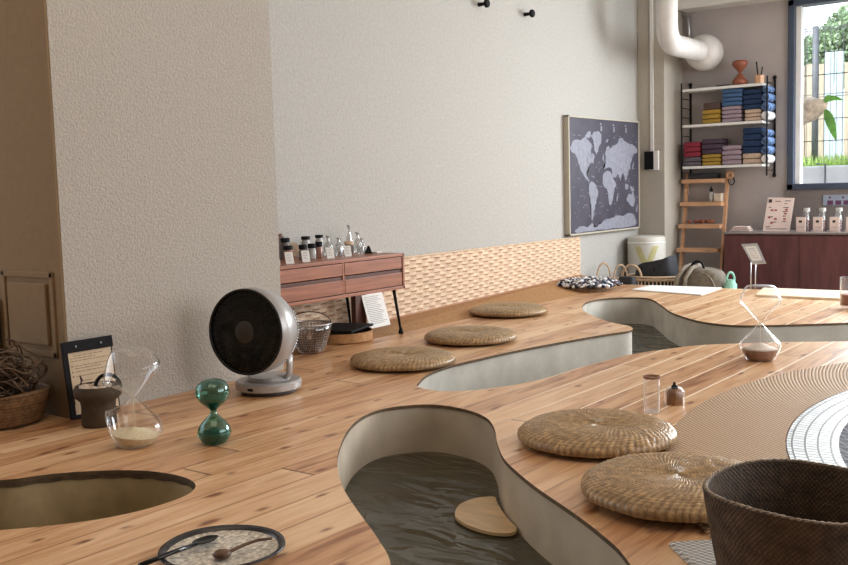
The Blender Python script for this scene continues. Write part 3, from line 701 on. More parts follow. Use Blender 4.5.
# ------------------------------------------------------------------ plate with spoon and twig
pl = thing('serving_plate', 'speckled round plate with a dark rim at the bottom left of the deck', 'plate', (-1.408, 1.202, .001))
build('dish', lat([(0, .003), (.07, .003), (.098, .005), (.112, .011), (.110, .0125), (.095, .0075), (.07, .0055), (0, .0055)], 64, fn=lambda x, y, z, r, a: (x*(1+.02*math.sin(3*a)), y*(1+.015*math.sin(2*a)), z)), 'glaze', pl, smooth=True)
build('rim', lat([(.104, .0085), (.114, .012), (.118, .014), (.117, .0175), (.108, .0150), (.104, .0105)], 64, fn=lambda x, y, z, r, a: (x*(1+.02*math.sin(3*a)), y*(1+.015*math.sin(2*a)), z), cap=False), 'glaze_dark', pl, smooth=True)
def spoon(name, p0, p1, m, label, bw=.017, hz=.016):
    p0 = Vector(p0); p1 = Vector(p1); d = p1-p0; L_ = d.length; t = thing(name, label, 'spoon', p0, math.atan2(d.y, d.x))
    t.rotation_euler = (0, -math.asin(max(-1, min(1, (d.z)/L_))), math.atan2(d.y, d.x))
    bm = bmesh.new(); tube(bm, [(-.0+L_*.28*1, 0, .004), (L_*.6, 0, .005), (L_, 0, .004)], .0042, 8, taper=1.25); build('handle', bm, m, t, smooth=True)
    bm = bmesh.new(); lathe(bm, [(0, 0), (.5, .06), (.85, .18), (1, .36), (.94, .38), (.8, .24), (.45, .13), (0, .08)], 28)
    bmesh.ops.transform(bm, matrix=Matrix.Translation((L_*.16, 0, 0))@Matrix.Diagonal((L_*.16, bw, .017, 1)), verts=bm.verts); build('spoon_bowl', bm, m, t, smooth=True)
    return t
a = at(217, 538, 'z', .012); b = at(140, 572, 'z', .012)
spoon('spoon', (a.x, a.y, .012), (b.x, b.y, .020), 'black_gloss', 'glossy black spoon lying across the left of the speckled plate')
tw = thing('twig_spoon', 'crooked dark brown wooden stirrer on the right of the speckled plate', 'stirrer', (0, 0, 0))
pts = [at(x, y, 'z', .018) for x, y in ((222, 553), (232, 550), (245, 545), (258, 541.5), (272, 541))]
build('stick', tb([Vector((p.x, p.y, .015+.002*i)) for i, p in enumerate(pts)], .0038, 8, taper=.7), 'twig', tw, smooth=True)
p = pts[0]; build('knob', lat([(0, 0), (.013, .003), (.018, .009), (.012, .015), (0, .017)], 20, c=(p.x, p.y, .007)), 'twig', tw, smooth=True)

# ------------------------------------------------------------------ fan
fz = .217
fan = thing('circulator_fan', 'silver round desk fan with a dark ribbed front on the deck', 'fan', (-2.452, 2.335, .001))
# local +x of the pivot = blow direction
dirv = Vector((-RT.x, -RT.y)); view = Vector((2.452, -2.335)).normalized()
ang = math.atan2(view.y, view.x)-math.radians(33)
fan.rotation_euler = (0, 0, ang)
RH = .144
def rot_lathe(prof, n=64, fn=None):
    bm = lat(prof, n, fn=fn, cap=False); bmesh.ops.transform(bm, matrix=Matrix.Translation((.053, 0, fz+.004))@Matrix.Rotation(PI/2-.05, 4, 'Y'), verts=bm.verts); return bm
build('housing', rot_lathe([(RH-.006, .076), (RH, .074), (RH+.001, .02), (RH-.004, -.02), (RH-.022, -.055), (RH-.055, -.08), (RH-.1, -.093), (.0005, -.097)], 72), 'silver', fan, smooth=True)
build('grille_bowl', rot_lathe([(RH-.004, .074), (RH-.02, .060), (RH-.07, .052), (.03, .052), (.0005, .052)], 64), 'fan_dark', fan, smooth=True)
bm = bmesh.new()
for i in range(84):
    a = 2*PI*i/84; tube(bm, [(.036*math.cos(a), .036*math.sin(a), .073), (.09*math.cos(a+.06), .09*math.sin(a+.06), .0765), ((RH-.006)*math.cos(a+.1), (RH-.006)*math.sin(a+.1), .074)], .0011, 4)
for r in (.06, .09, .12): tube(bm, [(r*math.cos(2*PI*i/48), r*math.sin(2*PI*i/48), .0765) for i in range(48)], .0009, 4, True)
tube(bm, [((RH-.004)*math.cos(2*PI*i/64), (RH-.004)*math.sin(2*PI*i/64), .075) for i in range(64)], .0045, 6, True)
bmesh.ops.transform(bm, matrix=Matrix.Translation((.053, 0, fz+.004))@Matrix.Rotation(PI/2-.05, 4, 'Y'), verts=bm.verts); build('front_grille', bm, 'fan_dark', fan, smooth=True)
build('hub', rot_lathe([(.0365, .070), (.0365, .080), (.033, .083), (.0005, .084)], 40), 'fan_hub', fan, smooth=True, autosm=.8)
build('front_cover', rot_lathe([(RH-.005, .070), (.12, .0735), (.08, .0755), (.04, .0765), (.0005, .077)], 64), 'black_gloss', fan, smooth=True)
bm = bmesh.new()   # vent dimples on the rear
for k in range(26):
    a = -.2-1.9*k/25
    for r_, z_ in ((RH-.020, -.058), (RH-.004, -.022)):
        bmesh.ops.create_icosphere(bm, subdivisions=1, radius=.0032, matrix=Matrix.Translation((r_*math.cos(a), r_*math.sin(a), z_)))
        bmesh.ops.create_icosphere(bm, subdivisions=1, radius=.0032, matrix=Matrix.Translation((r_*math.cos(-a), r_*math.sin(-a), z_)))
bmesh.ops.transform(bm, matrix=Matrix.Translation((.053, 0, fz+.004))@Matrix.Rotation(PI/2-.05, 4, 'Y'), verts=bm.verts); build('vent_dimples', bm, 'steel', fan)
for s in (1, -1):
    bm = bmesh.new(); box(bm, (-.028, s*(RH+.004)-.006, .10), (.020, s*(RH+.004)+.006, fz+.03), .005)
    box(bm, (-.028, s*.10-.056 if s > 0 else s*.10-.056, .0), (-.027, s*.10, .001))
    bm.free(); bm = bmesh.new()
    pts = [(0, s*.088, fz-.085), (0, s*.088, .10), (0, s*.084, .066), (0, s*.07, .052), (0, .03*s, .050)]
    tube(bm, pts, .009, 10); bmesh.ops.scale(bm, vec=(1.7, 1, 1), verts=bm.verts); build('yoke_arm', bm, 'silver', fan, smooth=True)
build('neck', lat([(.07, .038), (.075, .045), (.068, .056), (.05, .058), (0, .058)], 40), 'silver', fan, smooth=True, autosm=.7)
build('base', lat([(0, .012), (.104, .012), (.113, .016), (.114, .036), (.108, .043), (0, .044)], 64), 'silver', fan, smooth=True, autosm=.7)
build('foot_ring', lat([(0, 0), (.092, 0), (.096, .003), (.096, .013), (0, .013)], 64), 'fan_hub', fan, smooth=True, autosm=.7)
bm = bx((.1125, -.010, .022), (.1155, .010, .030), .001); o = build('power_port', bm, 'black', fan); o.rotation_euler = (0, 0, 0)
# wire-rimmed glass bowl behind fan
p = at(312, 350, 'z', 0)
gb = thing('mesh_bowl', 'clear mesh bowl with an arched wire handle, right behind the fan', 'bowl', (p.x, p.y, .001))
gb.location = (-2.885, 3.0, .001)
build('bowl_wall', lat([(0, 0), (.03, 0), (.036, .004), (.060, .03), (.078, .06), (.090, .095), (.093, .125), (.091, .125), (.088, .097), (.075, .062), (.057, .034), (.03, .008), (0, .008)], 48), 'wire', gb, smooth=True)
bm = bmesh.new(); tube(bm, [(.092*math.cos(2*PI*i/48), .092*math.sin(2*PI*i/48), .126) for i in range(48)], .003, 6, True)
build('rim_wire', bm, 'steel', gb, smooth=True)
bm = bmesh.new(); tube(bm, [(.09*math.cos(a)*cyw, .09*math.cos(a)*syw, .126+.05*math.sin(a)) for a in [PI*i/20 for i in range(21)]], .0022, 6); build('handle', bm, 'fan_hub', gb, smooth=True)
bm = bmesh.new()
for j in range(12):
    z = .01+.115*j/11; r = .04+.053*(z/.125)**.55
    tube(bm, [(r*math.cos(2*PI*i/40), r*math.sin(2*PI*i/40), z) for i in range(40)], .0009, 3, True)
for i in range(40):
    a = 2*PI*i/40; tube(bm, [((.04+.053*(z/.125)**.55)*math.cos(a), (.04+.053*(z/.125)**.55)*math.sin(a), z) for z in (.005, .03, .06, .09, .125)], .0009, 3)
build('mesh', bm, 'steel', gb)

# ------------------------------------------------------------------ sideboard
sb = thing('sideboard', 'low reddish teak sideboard with four drawers on thin black legs', 'sideboard', (-3.055, 3.145, 0))
x0, x1, y0, y1 = -.178, .185, -.505, .497; z0, z1 = .215, .383
def part(name, a, b, m, bev=.002, parent=None): return build(name, bx(a, b, bev), m, parent or sb)
bm = bmesh.new()
box(bm, (x0, y0, z1-.014), (x1, y1, z1), .002); box(bm, (x0, y0, z0), (x1, y1, z0+.014), .002)
for y in (y0, y1-.014): box(bm, (x0, y, z0), (x1, y+.014, z1), .002)
box(bm, (x0, y0+.01, z0+.01), (x0+.008, y1-.01, z1-.01)); box(bm, (x0, .068-.006, z0+.01), (x1-.004, .068+.006, z1-.01))
build('carcass', bm, 'teak', sb)
for ya_, yb_ in ((y0+.016, .060), (.076, y1-.017)):
    for za, zb in ((z0+.017, z0+.083), (z0+.097, z1-.017)):
        o = part('drawer', (x0+.03, ya_, za), (x1-.003, yb_, zb-.005 if zb < .3 else zb), 'teak')
        g_ = build('finger_pull', bx((x1-.02, ya_, zb-.004), (x1-.008, yb_, zb+.010)), 'teak_dark', o)  if zb < .3 else None
for x, y, dx, dy in ((x1-.03, y1-.05, .012, .03), (x1-.03, y0+.05, .012, -.03), (x0+.03, y1-.05, -.0, .03), (x0+.03, y0+.05, 0, -.03), (x1-.05, y1-.21, 0, .02)):
    if (x, y) == (x1-.05, y1-.21): continue
    bm = tb([(x, y, z0), (x+dx, y+dy, .012)], .008, 10, taper=.7); lathe(bm, [(0, .001), (.013, .001), (.011, .012), (.006, .03)], 12, c=(x+dx, y+dy, 0)); build('leg', bm, 'black', sb, smooth=True)
# things under it
t = thing('round_tray', 'low round brown wooden tray with black contents below the sideboard', 'tray', (-3.02, 3.22, .001)); t.location = (-3.0, 3.33, .002)
build('tray_wall', lat([(0, 0), (.135, 0), (.140, .004), (.142, .045), (.136, .045), (.134, .008), (0, .008)], 48), 'cork', t, smooth=True, autosm=.7)
build('tray_lining', lat([(0, .009), (.132, .009), (.133, .014), (0, .014)], 48), 'black', t)
o = build('notebook', bx((-.10, -.13, 0), (.10, .12, .010), .002), 'black'); o.location = (-3.0, 3.34, .053); tag(o, 'thin black notebook lying across the round tray', 'notebook')
o.rotation_euler = (0, 0, .3)
t = thing('notice_card', 'white printed card leaning against the wicker panel under the sideboard', 'card', (-3.09, 3.66, .004)); t.rotation_euler = (0, -.30, 0)
t.location = (-3.09, 3.71, .008)
build('sheet', bx((-.003, -.075, 0), (0, .085, .175)), 'paper', t)
bm = bmesh.new()
for k in range(16):
    z = .155-.009*k; box(bm, (.0003, -.06, z), (.001, random.uniform(.03, .07), z+.0025))
build('printed_lines', bm, 'ink_faint', t)
t = build('wooden_stand', bx((-.05, -.03, 0), (-.02, .05, .19), .003), 'teak_dark', loc=(-3.12, 3.62, 0)); tag(t, 'dark wooden block standing behind the tray under the sideboard', 'stand')

# things on the sideboard, top at z=.383
TOP = .384
def onside(px, py, x): return at(px, py, 'x', x)
def jar(px, x, r, h, body, lid, lidh, label, cat='jar', grp='jars and bottles on the sideboard'):
    p = at(px, 250, 'x', x); t = thing('storage_jar', label, cat, (x, p.y, TOP), 0, grp)
    build('jar_body', lat([(0, 0), (r*.92, 0), (r, .004), (r, h*.86), (r*.82, h*.93), (r*.8, h), (0, h)], 24), body, t, smooth=True, autosm=.8)
    build('lid', lat([(0, h), (r*1.02, h), (r*1.02, h+lidh), (r*.95, h+lidh+.002), (0, h+lidh+.002)], 24), lid, t, smooth=True, autosm=.8)
    return t
M['smoke'] = mat('smoky_glass', (.20, .17, .155), .15, noise_s=20, noise_a=.3)
M['rose'] = mat('rose_liquid', (.42, .24, .19), .2, noise_s=20, noise_a=.3)
M['milky'] = mat('milky_glass', (.50, .50, .48), .15, noise_s=20, noise_a=.2)
jar(285.5, -3.14, .020, .078, 'smoke', 'black', .017, 'tall smoky jar with black lid at the left end of the sideboard, back row')
jar(288, -3.03, .021, .052, 'rose', 'black', .016, 'short rose brown jar with black lid at the left end of the sideboard, front row')
jar(306, -3.14, .020, .082, 'milky', 'black', .013, 'pale jar with black lid in the back row beside the tan disc')
jar(303, -3.04, .018, .048, 'smoke', 'black', .018, 'short smoky jar with black lid behind the second white card')
jar(312, -3.05, .018, .048, 'milky', 'black', .018, 'short pale jar with black lid in the middle of the sideboard')
jar(319.5, -3.14, .018, .085, 'milky', 'black', .012, 'tallest pale jar with black lid, right end of the black-lidded jars')
jar(319, -3.05, .016, .052, 'rose', 'black', .020, 'narrow rose brown jar with thick black lid beside the glass bottles')
jar(349, -3.10, .022, .045, 'smoke', 'tan_weave', .014, 'dark jar with a tan cork lid among the clear bottles')
p = at(280, 240, 'x', -3.17); o = build('upright_box', bx((-.02, -.025, 0), (.02, .025, .105), .002), 'teak_dark', loc=(-3.19, p.y, TOP)); tag(o, 'dark brown upright box half hidden by the near wall', 'box')
o = build('pink_dish', lat([(0, 0), (.02, 0), (.03, .008), (.028, .009), (0, .003)], 24), 'terracotta', loc=(-3.19, p.y, TOP+.106), smooth=True); tag(o, 'small red dish on top of the dark upright box', 'dish')
p = at(295, 240, 'x', -3.19); o = build('cork_disc', bm := lat([(0, -.006), (.033, -.006), (.035, 0), (.033, .006), (0, .006)], 32), 'tan_weave', smooth=True, autosm=.7); o.location = (-3.2, p.y, TOP+.036); o.rotation_euler = (0, PI/2-.2, 0); tag(o, 'tan round cork disc propped on edge behind the jars', 'disc')
def bottle(px, x, r, h, label, top='clear_bright'):
    p = at(px, 250, 'x', x); t = thing('glass_bottle', label, 'bottle', (x, p.y, TOP), 0, 'jars and bottles on the sideboard')
    build('bottle_wall', lat([(0, 0), (r, 0), (r*1.05, .004), (r*1.05, h*.45), (r*.8, h*.58), (r*.35, h*.70), (r*.32, h*.84), (r*.5, h*.86), (r*.5, h*.9), (0, h*.9)], 24), 'milkglass', t, smooth=True, autosm=.9)
    build('stopper', lat([(r*.3, h*.9), (r*.55, h*.93), (r*.5, h*.98), (0, h)], 16), 'milky', t, smooth=True)
M['milkglass'] = glass('frosted_glass', tint=(.80, .81, .80), edge=.8, base=.28, rough=.2)
bottle(328.5, -3.12, .021, .095, 'clear glass stoppered bottle just right of the black-lidded jars')
bottle(339, -3.07, .020, .085, 'small clear bottle between the fourth and fifth white cards')
bottle(349.5, -3.19, .016, .135, 'tallest slender clear bottle standing behind the cork-lidded jar')
bottle(358, -3.12, .020, .100, 'clear bottle behind the small black tent sign')
bottle(362, -3.05, .017, .075, 'small clear bottle at the right end of the sideboard')
for px, x, lb in ((276, -2.94, 'white tent card cut off by the near wall, leftmost on the sideboard'), (290, -2.93, 'white tent card in front of the rose brown jar'),
                  (306.5, -2.93, 'white tent card lowest on the sideboard edge, before the short smoky jar'), (331, -2.97, 'white tent card in front of the clear stoppered bottle'), (348.5, -2.98, 'greyish tent card in front of the cork-lidded jar')):
    p = at(px, 256, 'x', x); t = thing('tent_card', lb, 'card', (x, p.y, TOP), 0, 'name cards on the sideboard'); t.rotation_euler = (0, -.35, -.45)
    build('card_face', bx((-.0015, -.018, .0), (0, .018, .052)), 'paper', t)
    bm = bmesh.new()
    for k in range(5): box(bm, (.0002, -.012, .042-.007*k), (.0007, .010-.004*(k % 2), .0435-.007*k))
    build('written_lines', bm, 'ink_faint', t)
    build('easel_back', bx((-.022, -.010, .002), (-.020, .010, .03)), 'black', t)
p = at(368.5, 253, 'x', -3.02); bm = bmesh.new(); prism(bm, [(-.016, 0), (.016, 0), (.004, .036), (-.002, .036)], -.01, .01); bmesh.ops.rotate(bm, cent=(0, 0, 0), matrix=Matrix.Rotation(PI/2, 3, 'X'), verts=bm.verts)
bmesh.ops.rotate(bm, cent=(0, 0, 0), matrix=Matrix.Rotation(YAW+.3, 3, 'Z'), verts=bm.verts)
o = build('tent_sign', bm, 'black', loc=(-3.02, p.y, TOP)); tag(o, 'small black tent sign near the right end of the sideboard', 'sign')
p = at(375, 254, 'x', -3.02); o = build('paper_slip', bx((-.03, -.02, 0), (.03, .02, .006), .002), 'paper', loc=(-3.02, p.y, TOP)); tag(o, 'folded white paper slip at the right end of the sideboard', 'paper')

# ------------------------------------------------------------------ coat pegs
for (px, py), lb in (((483, 4), 'black round wall peg at the top edge, left of the pair'), ((528.5, 14), 'black round wall peg, the right and lower one in the photo')):
    p = at(px, py, 'x', WX+.03); t = thing('wall_peg', lb, 'peg', (WX, p.y, p.z), 0, 'coat pegs on the left wall')
    o = build('stem', lat([(.012, 0), (.010, .03), (.010, .05)], 20), 'black', t, smooth=True); o.rotation_euler = (0, PI/2, 0)
    o = build('knob', lat([(0, .045), (.018, .045), (.024, .050), (.024, .062), (.018, .068), (0, .068)], 24), 'black', t, smooth=True, autosm=.7); o.rotation_euler = (0, PI/2, 0)

# ------------------------------------------------------------------ world map
MY0, MY1, MZ0, MZ1 = 5.885, 6.995, .338, 1.148
mp_ = thing('world_map', 'large framed world map with pale continents on dark slate, by the far pillar', 'map', (WX+.002, MY0, MZ0))
MW, MH = MY1-MY0, MZ1-MZ0
build('canvas', bx((.0, .006, .006), (.034, MW-.006, MH-.006)), 'navy_map', mp_)
bm = bmesh.new()
for a, b in (((0, 0, 0), (.040, MW, .012)), ((0, 0, MH-.012), (.040, MW, MH)), ((0, 0, 0), (.040, .014, MH)), ((0, MW-.012, 0), (.040, MW, MH))): box(bm, a, b, .002)
build('frame', bm, 'canvas_edge', mp_)
lands = [
 [(.03, .74), (.08, .80), (.16, .80), (.22, .83), (.26, .80), (.31, .76), (.30, .70), (.34, .68), (.33, .62), (.28, .60), (.25, .55), (.23, .52), (.26, .47), (.28, .45), (.24, .46), (.19, .51), (.15, .56), (.12, .63), (.09, .68), (.04, .70)],   # north america
 [(.30, .84), (.36, .88), (.43, .87), (.44, .80), (.40, .74), (.37, .68), (.34, .74), (.33, .80)],   # greenland
 [(.28, .44), (.33, .44), (.38, .38), (.39, .34), (.36, .28), (.34, .22), (.32, .17), (.31, .12), (.29, .13), (.29, .22), (.28, .30), (.26, .36)],  # south america
 [(.47, .52), (.53, .54), (.58, .52), (.62, .45), (.65, .42), (.62, .37), (.60, .30), (.57, .24), (.54, .25), (.53, .33), (.51, .38), (.47, .40), (.45, .45)],  # africa
 [(.46, .55), (.49, .58), (.47, .61), (.50, .66), (.49, .70), (.53, .76), (.57, .74), (.60, .76), (.66, .78), (.72, .84), (.80, .80), (.90, .78), (.96, .75), (.97, .71), (.91, .69), (.89, .64), (.87, .62), (.86, .57), (.83, .53), (.81, .48), (.79, .44), (.77, .49), (.74, .52), (.71, .45), (.68, .51), (.65, .49), (.61, .48), (.59, .52), (.58, .56), (.53, .57)],  # eurasia
 [(.80, .28), (.84, .33), (.87, .32), (.90, .35), (.93, .28), (.92, .22), (.88, .21), (.84, .24)],  # australia
 [(.08, .045), (.16, .075), (.24, .06), (.30, .09), (.34, .05), (.42, .08), (.48, .11), (.58, .12), (.66, .14), (.74, .13), (.82, .15), (.90, .14), (.94, .09), (.92, .03), (.60, .025), (.30, .025), (.10, .02)],  # antarctica
 [(.79, .42), (.83, .41), (.82, .37), (.78, .38)], [(.86, .40), (.91, .38), (.92, .35), (.87, .36)], [(.90, .60), (.92, .62), (.91, .56), (.89, .56)], [(.455, .66), (.47, .69), (.475, .64), (.46, .63)],
 [(.655, .31), (.67, .34), (.665, .27), (.65, .27)], [(.955, .20), (.975, .23), (.965, .16), (.95, .16)], [(.22, .84), (.28, .88), (.30, .85), (.27, .82)], [(.50, .80), (.53, .82), (.53, .79)], [(.30, .50), (.34, .49), (.33, .48)]]
bm = bmesh.new()
for pl_ in lands:
    P_ = spline(pl_, 3); P_ = [Vector((p.x+.004*math.sin(i*2.1), p.y+.004*math.cos(i*2.7))) for i, p in enumerate(P_)]
    f = bm.faces.new([bm.verts.new((.0352, p.x*MW, p.y*MH)) for p in P_]); bmesh.ops.triangulate(bm, faces=[f])
build('continents', bm, 'land', mp_)
bm = bmesh.new()
for u in (.44, .62, .80):
    box(bm, (.035, u*MW-.012, .885*MH), (.0356, u*MW+.012, .93*MH), 0); box(bm, (.035, u*MW-.02, .94*MH), (.0356, u*MW+.004, .955*MH))
random.seed(8)
for k in range(150):
    u, v_ = random.uniform(.04, .96), random.uniform(.14, .86); l = random.uniform(.006, .022)
    box(bm, (.035, u*MW, v_*MH), (.0355, u*MW+l, v_*MH+.005))
build('place_lettering', bm, 'land', mp_)

# ------------------------------------------------------------------ pillar fittings, duct, pipes
p0 = at(655, 0, 'y', PY); p1 = at(652.5, 151, 'y', PY)
t = build('cable_duct', bx((p1.x-.012, PY-.014, p1.z), (p1.x+.014, PY, CEIL), .002), 'white'); tag(t, 'thin white cable duct running down the beige pillar', 'cable duct')
t = thing('wall_switch', 'black and white wall switch at the foot of the cable duct', 'switch', (p1.x, PY, p1.z))
build('plate', bx((-.02, -.022, -.145), (.055, 0, .0), .003), 'white', t); build('rocker', bx((-.055, -.03, -.14), (.018, -.0, -.003), .003), 'black', t)
pc = at(706, 53, 'y', 7.33)
dz = pc.z; dx_ = -2.90
t = thing('ventilation_duct', 'white wrapped duct bending from the ceiling into the back wall', 'duct', (pc.x-.0, 0, 0)); t.location = (0, 0, 0)
xd = pc.x
yv = 6.60
bm = bmesh.new(); pts = [(xd, yv, CEIL), (xd, yv, dz+.25), (xd, yv, dz+.14)]
for i in range(1, 9): a = PI/2*i/8; pts.append((xd, yv+.13-.13*math.cos(a), dz+.13-.13*math.sin(a)))
pts.append((xd, 7.32, dz)); tube(bm, pts, .075, 24); build('pipe', bm, 'duct', t, smooth=True, autosm=.9)
bm = lat([(.07, -.135), (.105, -.11), (.128, -.07), (.135, -.02), (.132, .03), (.11, .09), (.10, .11)], 36); bmesh.ops.transform(bm, matrix=Matrix.Translation((xd, BY-.11, dz))@Matrix.Rotation(-PI/2, 4, 'X'), verts=bm.verts)
build('wall_collar', bm, 'duct', t, smooth=True)
a = at(683.5, 5, 'y', BY-.02); b = at(691, 14, 'y', BY-.02); c = at(689.5, 50, 'y', BY-.02)
bm = bmesh.new(); tube(bm, [(a.x-.03, BY-.025, CEIL), (a.x-.03, BY-.025, b.z+.015), (b.x-.015, BY-.025, b.z-.02), (b.x-.015, BY-.025, c.z)], .014, 10)
tag(build('conduit_pipe', bm, 'steel', smooth=True), 'thin grey conduit pipe behind the white duct on the back wall', 'pipe')

# ------------------------------------------------------------------ white bin with yellow mark
tk = thing('water_tank', 'white rounded tank with a yellow mark standing against the far pillar', 'tank', (-3.095, 6.86, BACKF))
hT = .288-BACKF
build('tank_body', lat([(0, 0), (.13, 0), (.138, .01), (.140, .03), (.140, hT-.03), (.134, hT-.008), (.12, hT), (0, hT)], 48), 'tank', tk, smooth=True, autosm=.6)
build('lid_ring', lat([(.1405, hT-.055), (.143, hT-.05), (.143, hT-.045), (.1405, hT-.04)], 48, cap=False), 'white', tk, smooth=True)
bm = bmesh.new(); vd = math.atan2(-6.86, 3.095)
for s in (-1, 1):
    G = []
    for i in range(9):
        u = i/8; row = []
        for j in range(5):
            a = vd+s*(.08+.46*u*.9)*1+ (j-2)*.085; z = hT-.20+.13*u; row.append(bm.verts.new((.1412*math.cos(a), .1412*math.sin(a), z)))
        G.append(row)
    for i in range(8):
        for j in range(4): bm.faces.new((G[i][j], G[i][j+1], G[i+1][j+1], G[i+1][j]))
build('yellow_emblem', bm, 'yellow', tk)

# ------------------------------------------------------------------ wall shelf
YS = 7.235
Ltop = at(681.5, 90.1, 'y', YS); Rtop = at(763, 83.9, 'y', YS)
SX0, SX1 = Ltop.x, Rtop.x
zs = [at(722, v, 'y', YS).z for v in (87.2, 123.8, 166.2)]
sh_ = thing('wall_shelf', 'white three tier wall shelf on black wire ladder frames', 'shelf', (0, 0, 0))
for z in zs: build('shelf_board', bx((SX0+.004, YS, z-.012), (SX1-.004, BY-.012, z+.008), .003), 'white', sh_)
for x in (SX0, SX1+.030):
    bm = bmesh.new(); zt, zb = zs[0]+.055, zs[2]-.08
    for y in (YS+.0, BY-.008): tube(bm, [(x, y, zb), (x, y, zt)], .0055 if y < 7.3 else .008, 8)
    k = 0
    while zb+.04+k*.07 < zt: tube(bm, [(x, YS, zb+.04+k*.07), (x, BY-.008, zb+.04+k*.07)], .0032, 6); k += 1
    for z in (zb, zt):
        bmesh.ops.create_uvsphere(bm, u_segments=12, v_segments=8, radius=.014, matrix=Matrix.Translation((x, BY-.012, z)))
    build('ladder_frame', bm, 'black', sh_, smooth=True)
def towel(name_m, px0, px1, zbase, th, label, grp, y0=YS+.012, dep=.14, jx=0):
    a = at(px0, 130, 'y', y0).x; b = at(px1, 130, 'y', y0).x
    bm = bmesh.new(); w_ = b-a
    # folded towel: two layers with rounded front fold
    box(bm, (0, 0, .0005), (w_-.004, dep, th-.0005), min(.011, th*.38))
    o = build('folded_towel', bm, name_m, smooth=True, autosm=.8); o.location = (a+.002+jx, y0+random.uniform(0, .008), zbase); o.rotation_euler = (0, 0, random.uniform(-.02, .02))
    return tag(o, label, 'towel', grp)
def stack(mm, px0, px1, z, ht, n, lab, grp, **kw):
    th = ht/n
    for k in range(n):
        pos = ('lowest' if k == 0 else 'topmost' if k == n-1 else ['second', 'third', 'fourth'][k-1]+' from the bottom')
        if n == 1: pos = 'single'
        towel(mm, px0, px1, z+th*k, th*.97, lab % pos, grp, **kw)
    return z+ht
P_M = 129.  # pixels per metre there
g1, g2 = 'folded towels on the middle shelf', 'folded towels on the bottom shelf'
s2, s3 = zs[1]+.009, zs[2]+.009
z = stack('mustard', 701.5, 720, s2, .105, 3, '%s mustard towel of the middle shelf stack', g1)
z = stack('brown_t', 702.5, 720, z, .052, 1, '%s dark brown towel on top of the middle shelf mustard stack', g1)
z = stack('mauve', 721, 741, s2, .120, 4, '%s mauve towel of the middle shelf stack', g1)
z = stack('blue', 721, 742, z, .125, 4, '%s mid blue towel above mauve ones on the middle shelf', g1)
z = stack('beige', 744, 761, s2, .085, 3, '%s beige towel of the middle shelf stack', g1)
z = stack('navy', 742.5, 762, z, .145, 4, '%s navy towel above beige ones on the middle shelf', g1)
z = stack('greyt', 682.5, 700.5, s3, .07, 2, '%s dark grey towel at the left end of the bottom shelf', g2)
z = stack('red', 682.5, 700, z, .115, 3, '%s crimson towel on the bottom shelf', g2)
z = stack('mustard', 701.5, 720.5, s3, .085, 3, '%s mustard towel of the bottom shelf stack', g2)
z = stack('plum_t', 701, 722, z, .115, 3, '%s plum towel above mustard ones on the bottom shelf', g2)
z = stack('mauve', 721.5, 741, s3, .145, 4, '%s mauve towel of the bottom shelf stack', g2)
z = stack('beige', 742, 761, s3, .08, 2, '%s beige towel of the bottom shelf stack', g2)
z = stack('navy', 742, 762, z, .185, 4, '%s navy towel above beige ones on the bottom shelf', g2)
def roll(mm, px, zc, r, label, grp):
    x = at(px, 130, 'y', YS).x; bm = lat([(0, -.07), (r*.85, -.07), (r, -.062), (r, .062), (r*.85, .07), (0, .07)], 20); bmesh.ops.rotate(bm, cent=(0, 0, 0), matrix=Matrix.Rotation(PI/2, 3, 'X'), verts=bm.verts)
    tag(build('rolled_towel', bm, mm, smooth=True, autosm=.8, loc=(x, YS+.075, zc)), label, 'towel', grp)
# rolled towels between stacks and right frame
for base, nm in ((s2, 'middle'), (s3, 'bottom')):
    roll('whitet', 765, base+.033, .032, 'rolled white towel at the right end of the %s shelf' % nm, 'rolled towels')
    roll('patt', 765, base+.098, .032, 'lower rolled blue patterned towel at the right of the %s shelf' % nm, 'rolled towels')
    roll('patt', 765, base+.163, .032, 'middle rolled blue patterned towel at the right of the %s shelf' % nm, 'rolled towels')
    roll('patt', 765, base+.222, .026, 'topmost rolled blue patterned towel at the right of the %s shelf' % nm, 'rolled towels')
# top shelf
p = at(739.5, 82, 'y', YS+.06); t = thing('terracotta_hourglass', 'small terracotta red hourglass on the top wall shelf', 'hourglass', (p.x, YS+.07, zs[0]+.009))
build('bulbs', lat([(0, 0), (.045, 0), (.056, .012), (.056, .030), (.040, .052), (.014, .085), (.009, .092), (.014, .099), (.040, .128), (.056, .150), (.057, .168), (.045, .180), (0, .184)], 32), 'terracotta', t, smooth=True)
p = at(759, 82, 'y', YS+.06); t = thing('pen_cup', 'terracotta pink cup of pens at the right of the top shelf', 'cup', (p.x, YS+.07, zs[0]+.009))
build('cup', lat([(0, 0), (.034, 0), (.036, .06), (.032, .06), (.030, .01), (0, .01)], 6), 'ladder', t)
for k, (dx, dy, h, mm) in enumerate(((-.012, .0, .16, 'black'), (.010, .004, .12, 'fan_hub'), (.0, -.012, .10, 'ink_tan'))):
    o = build('pen', tb([(dx*.5, dy*.5, .012), (dx*1.9, dy*1.9, h)], .005, 6), mm, t)
p = at(723, 88, 'y', YS+.04); o = build('flat_case', bx((-.05, -.03, 0), (.05, .03, .010), .003), 'bag', loc=(p.x, YS+.05, zs[0]+.009)); tag(o, 'thin dark case lying on the top wall shelf', 'case')

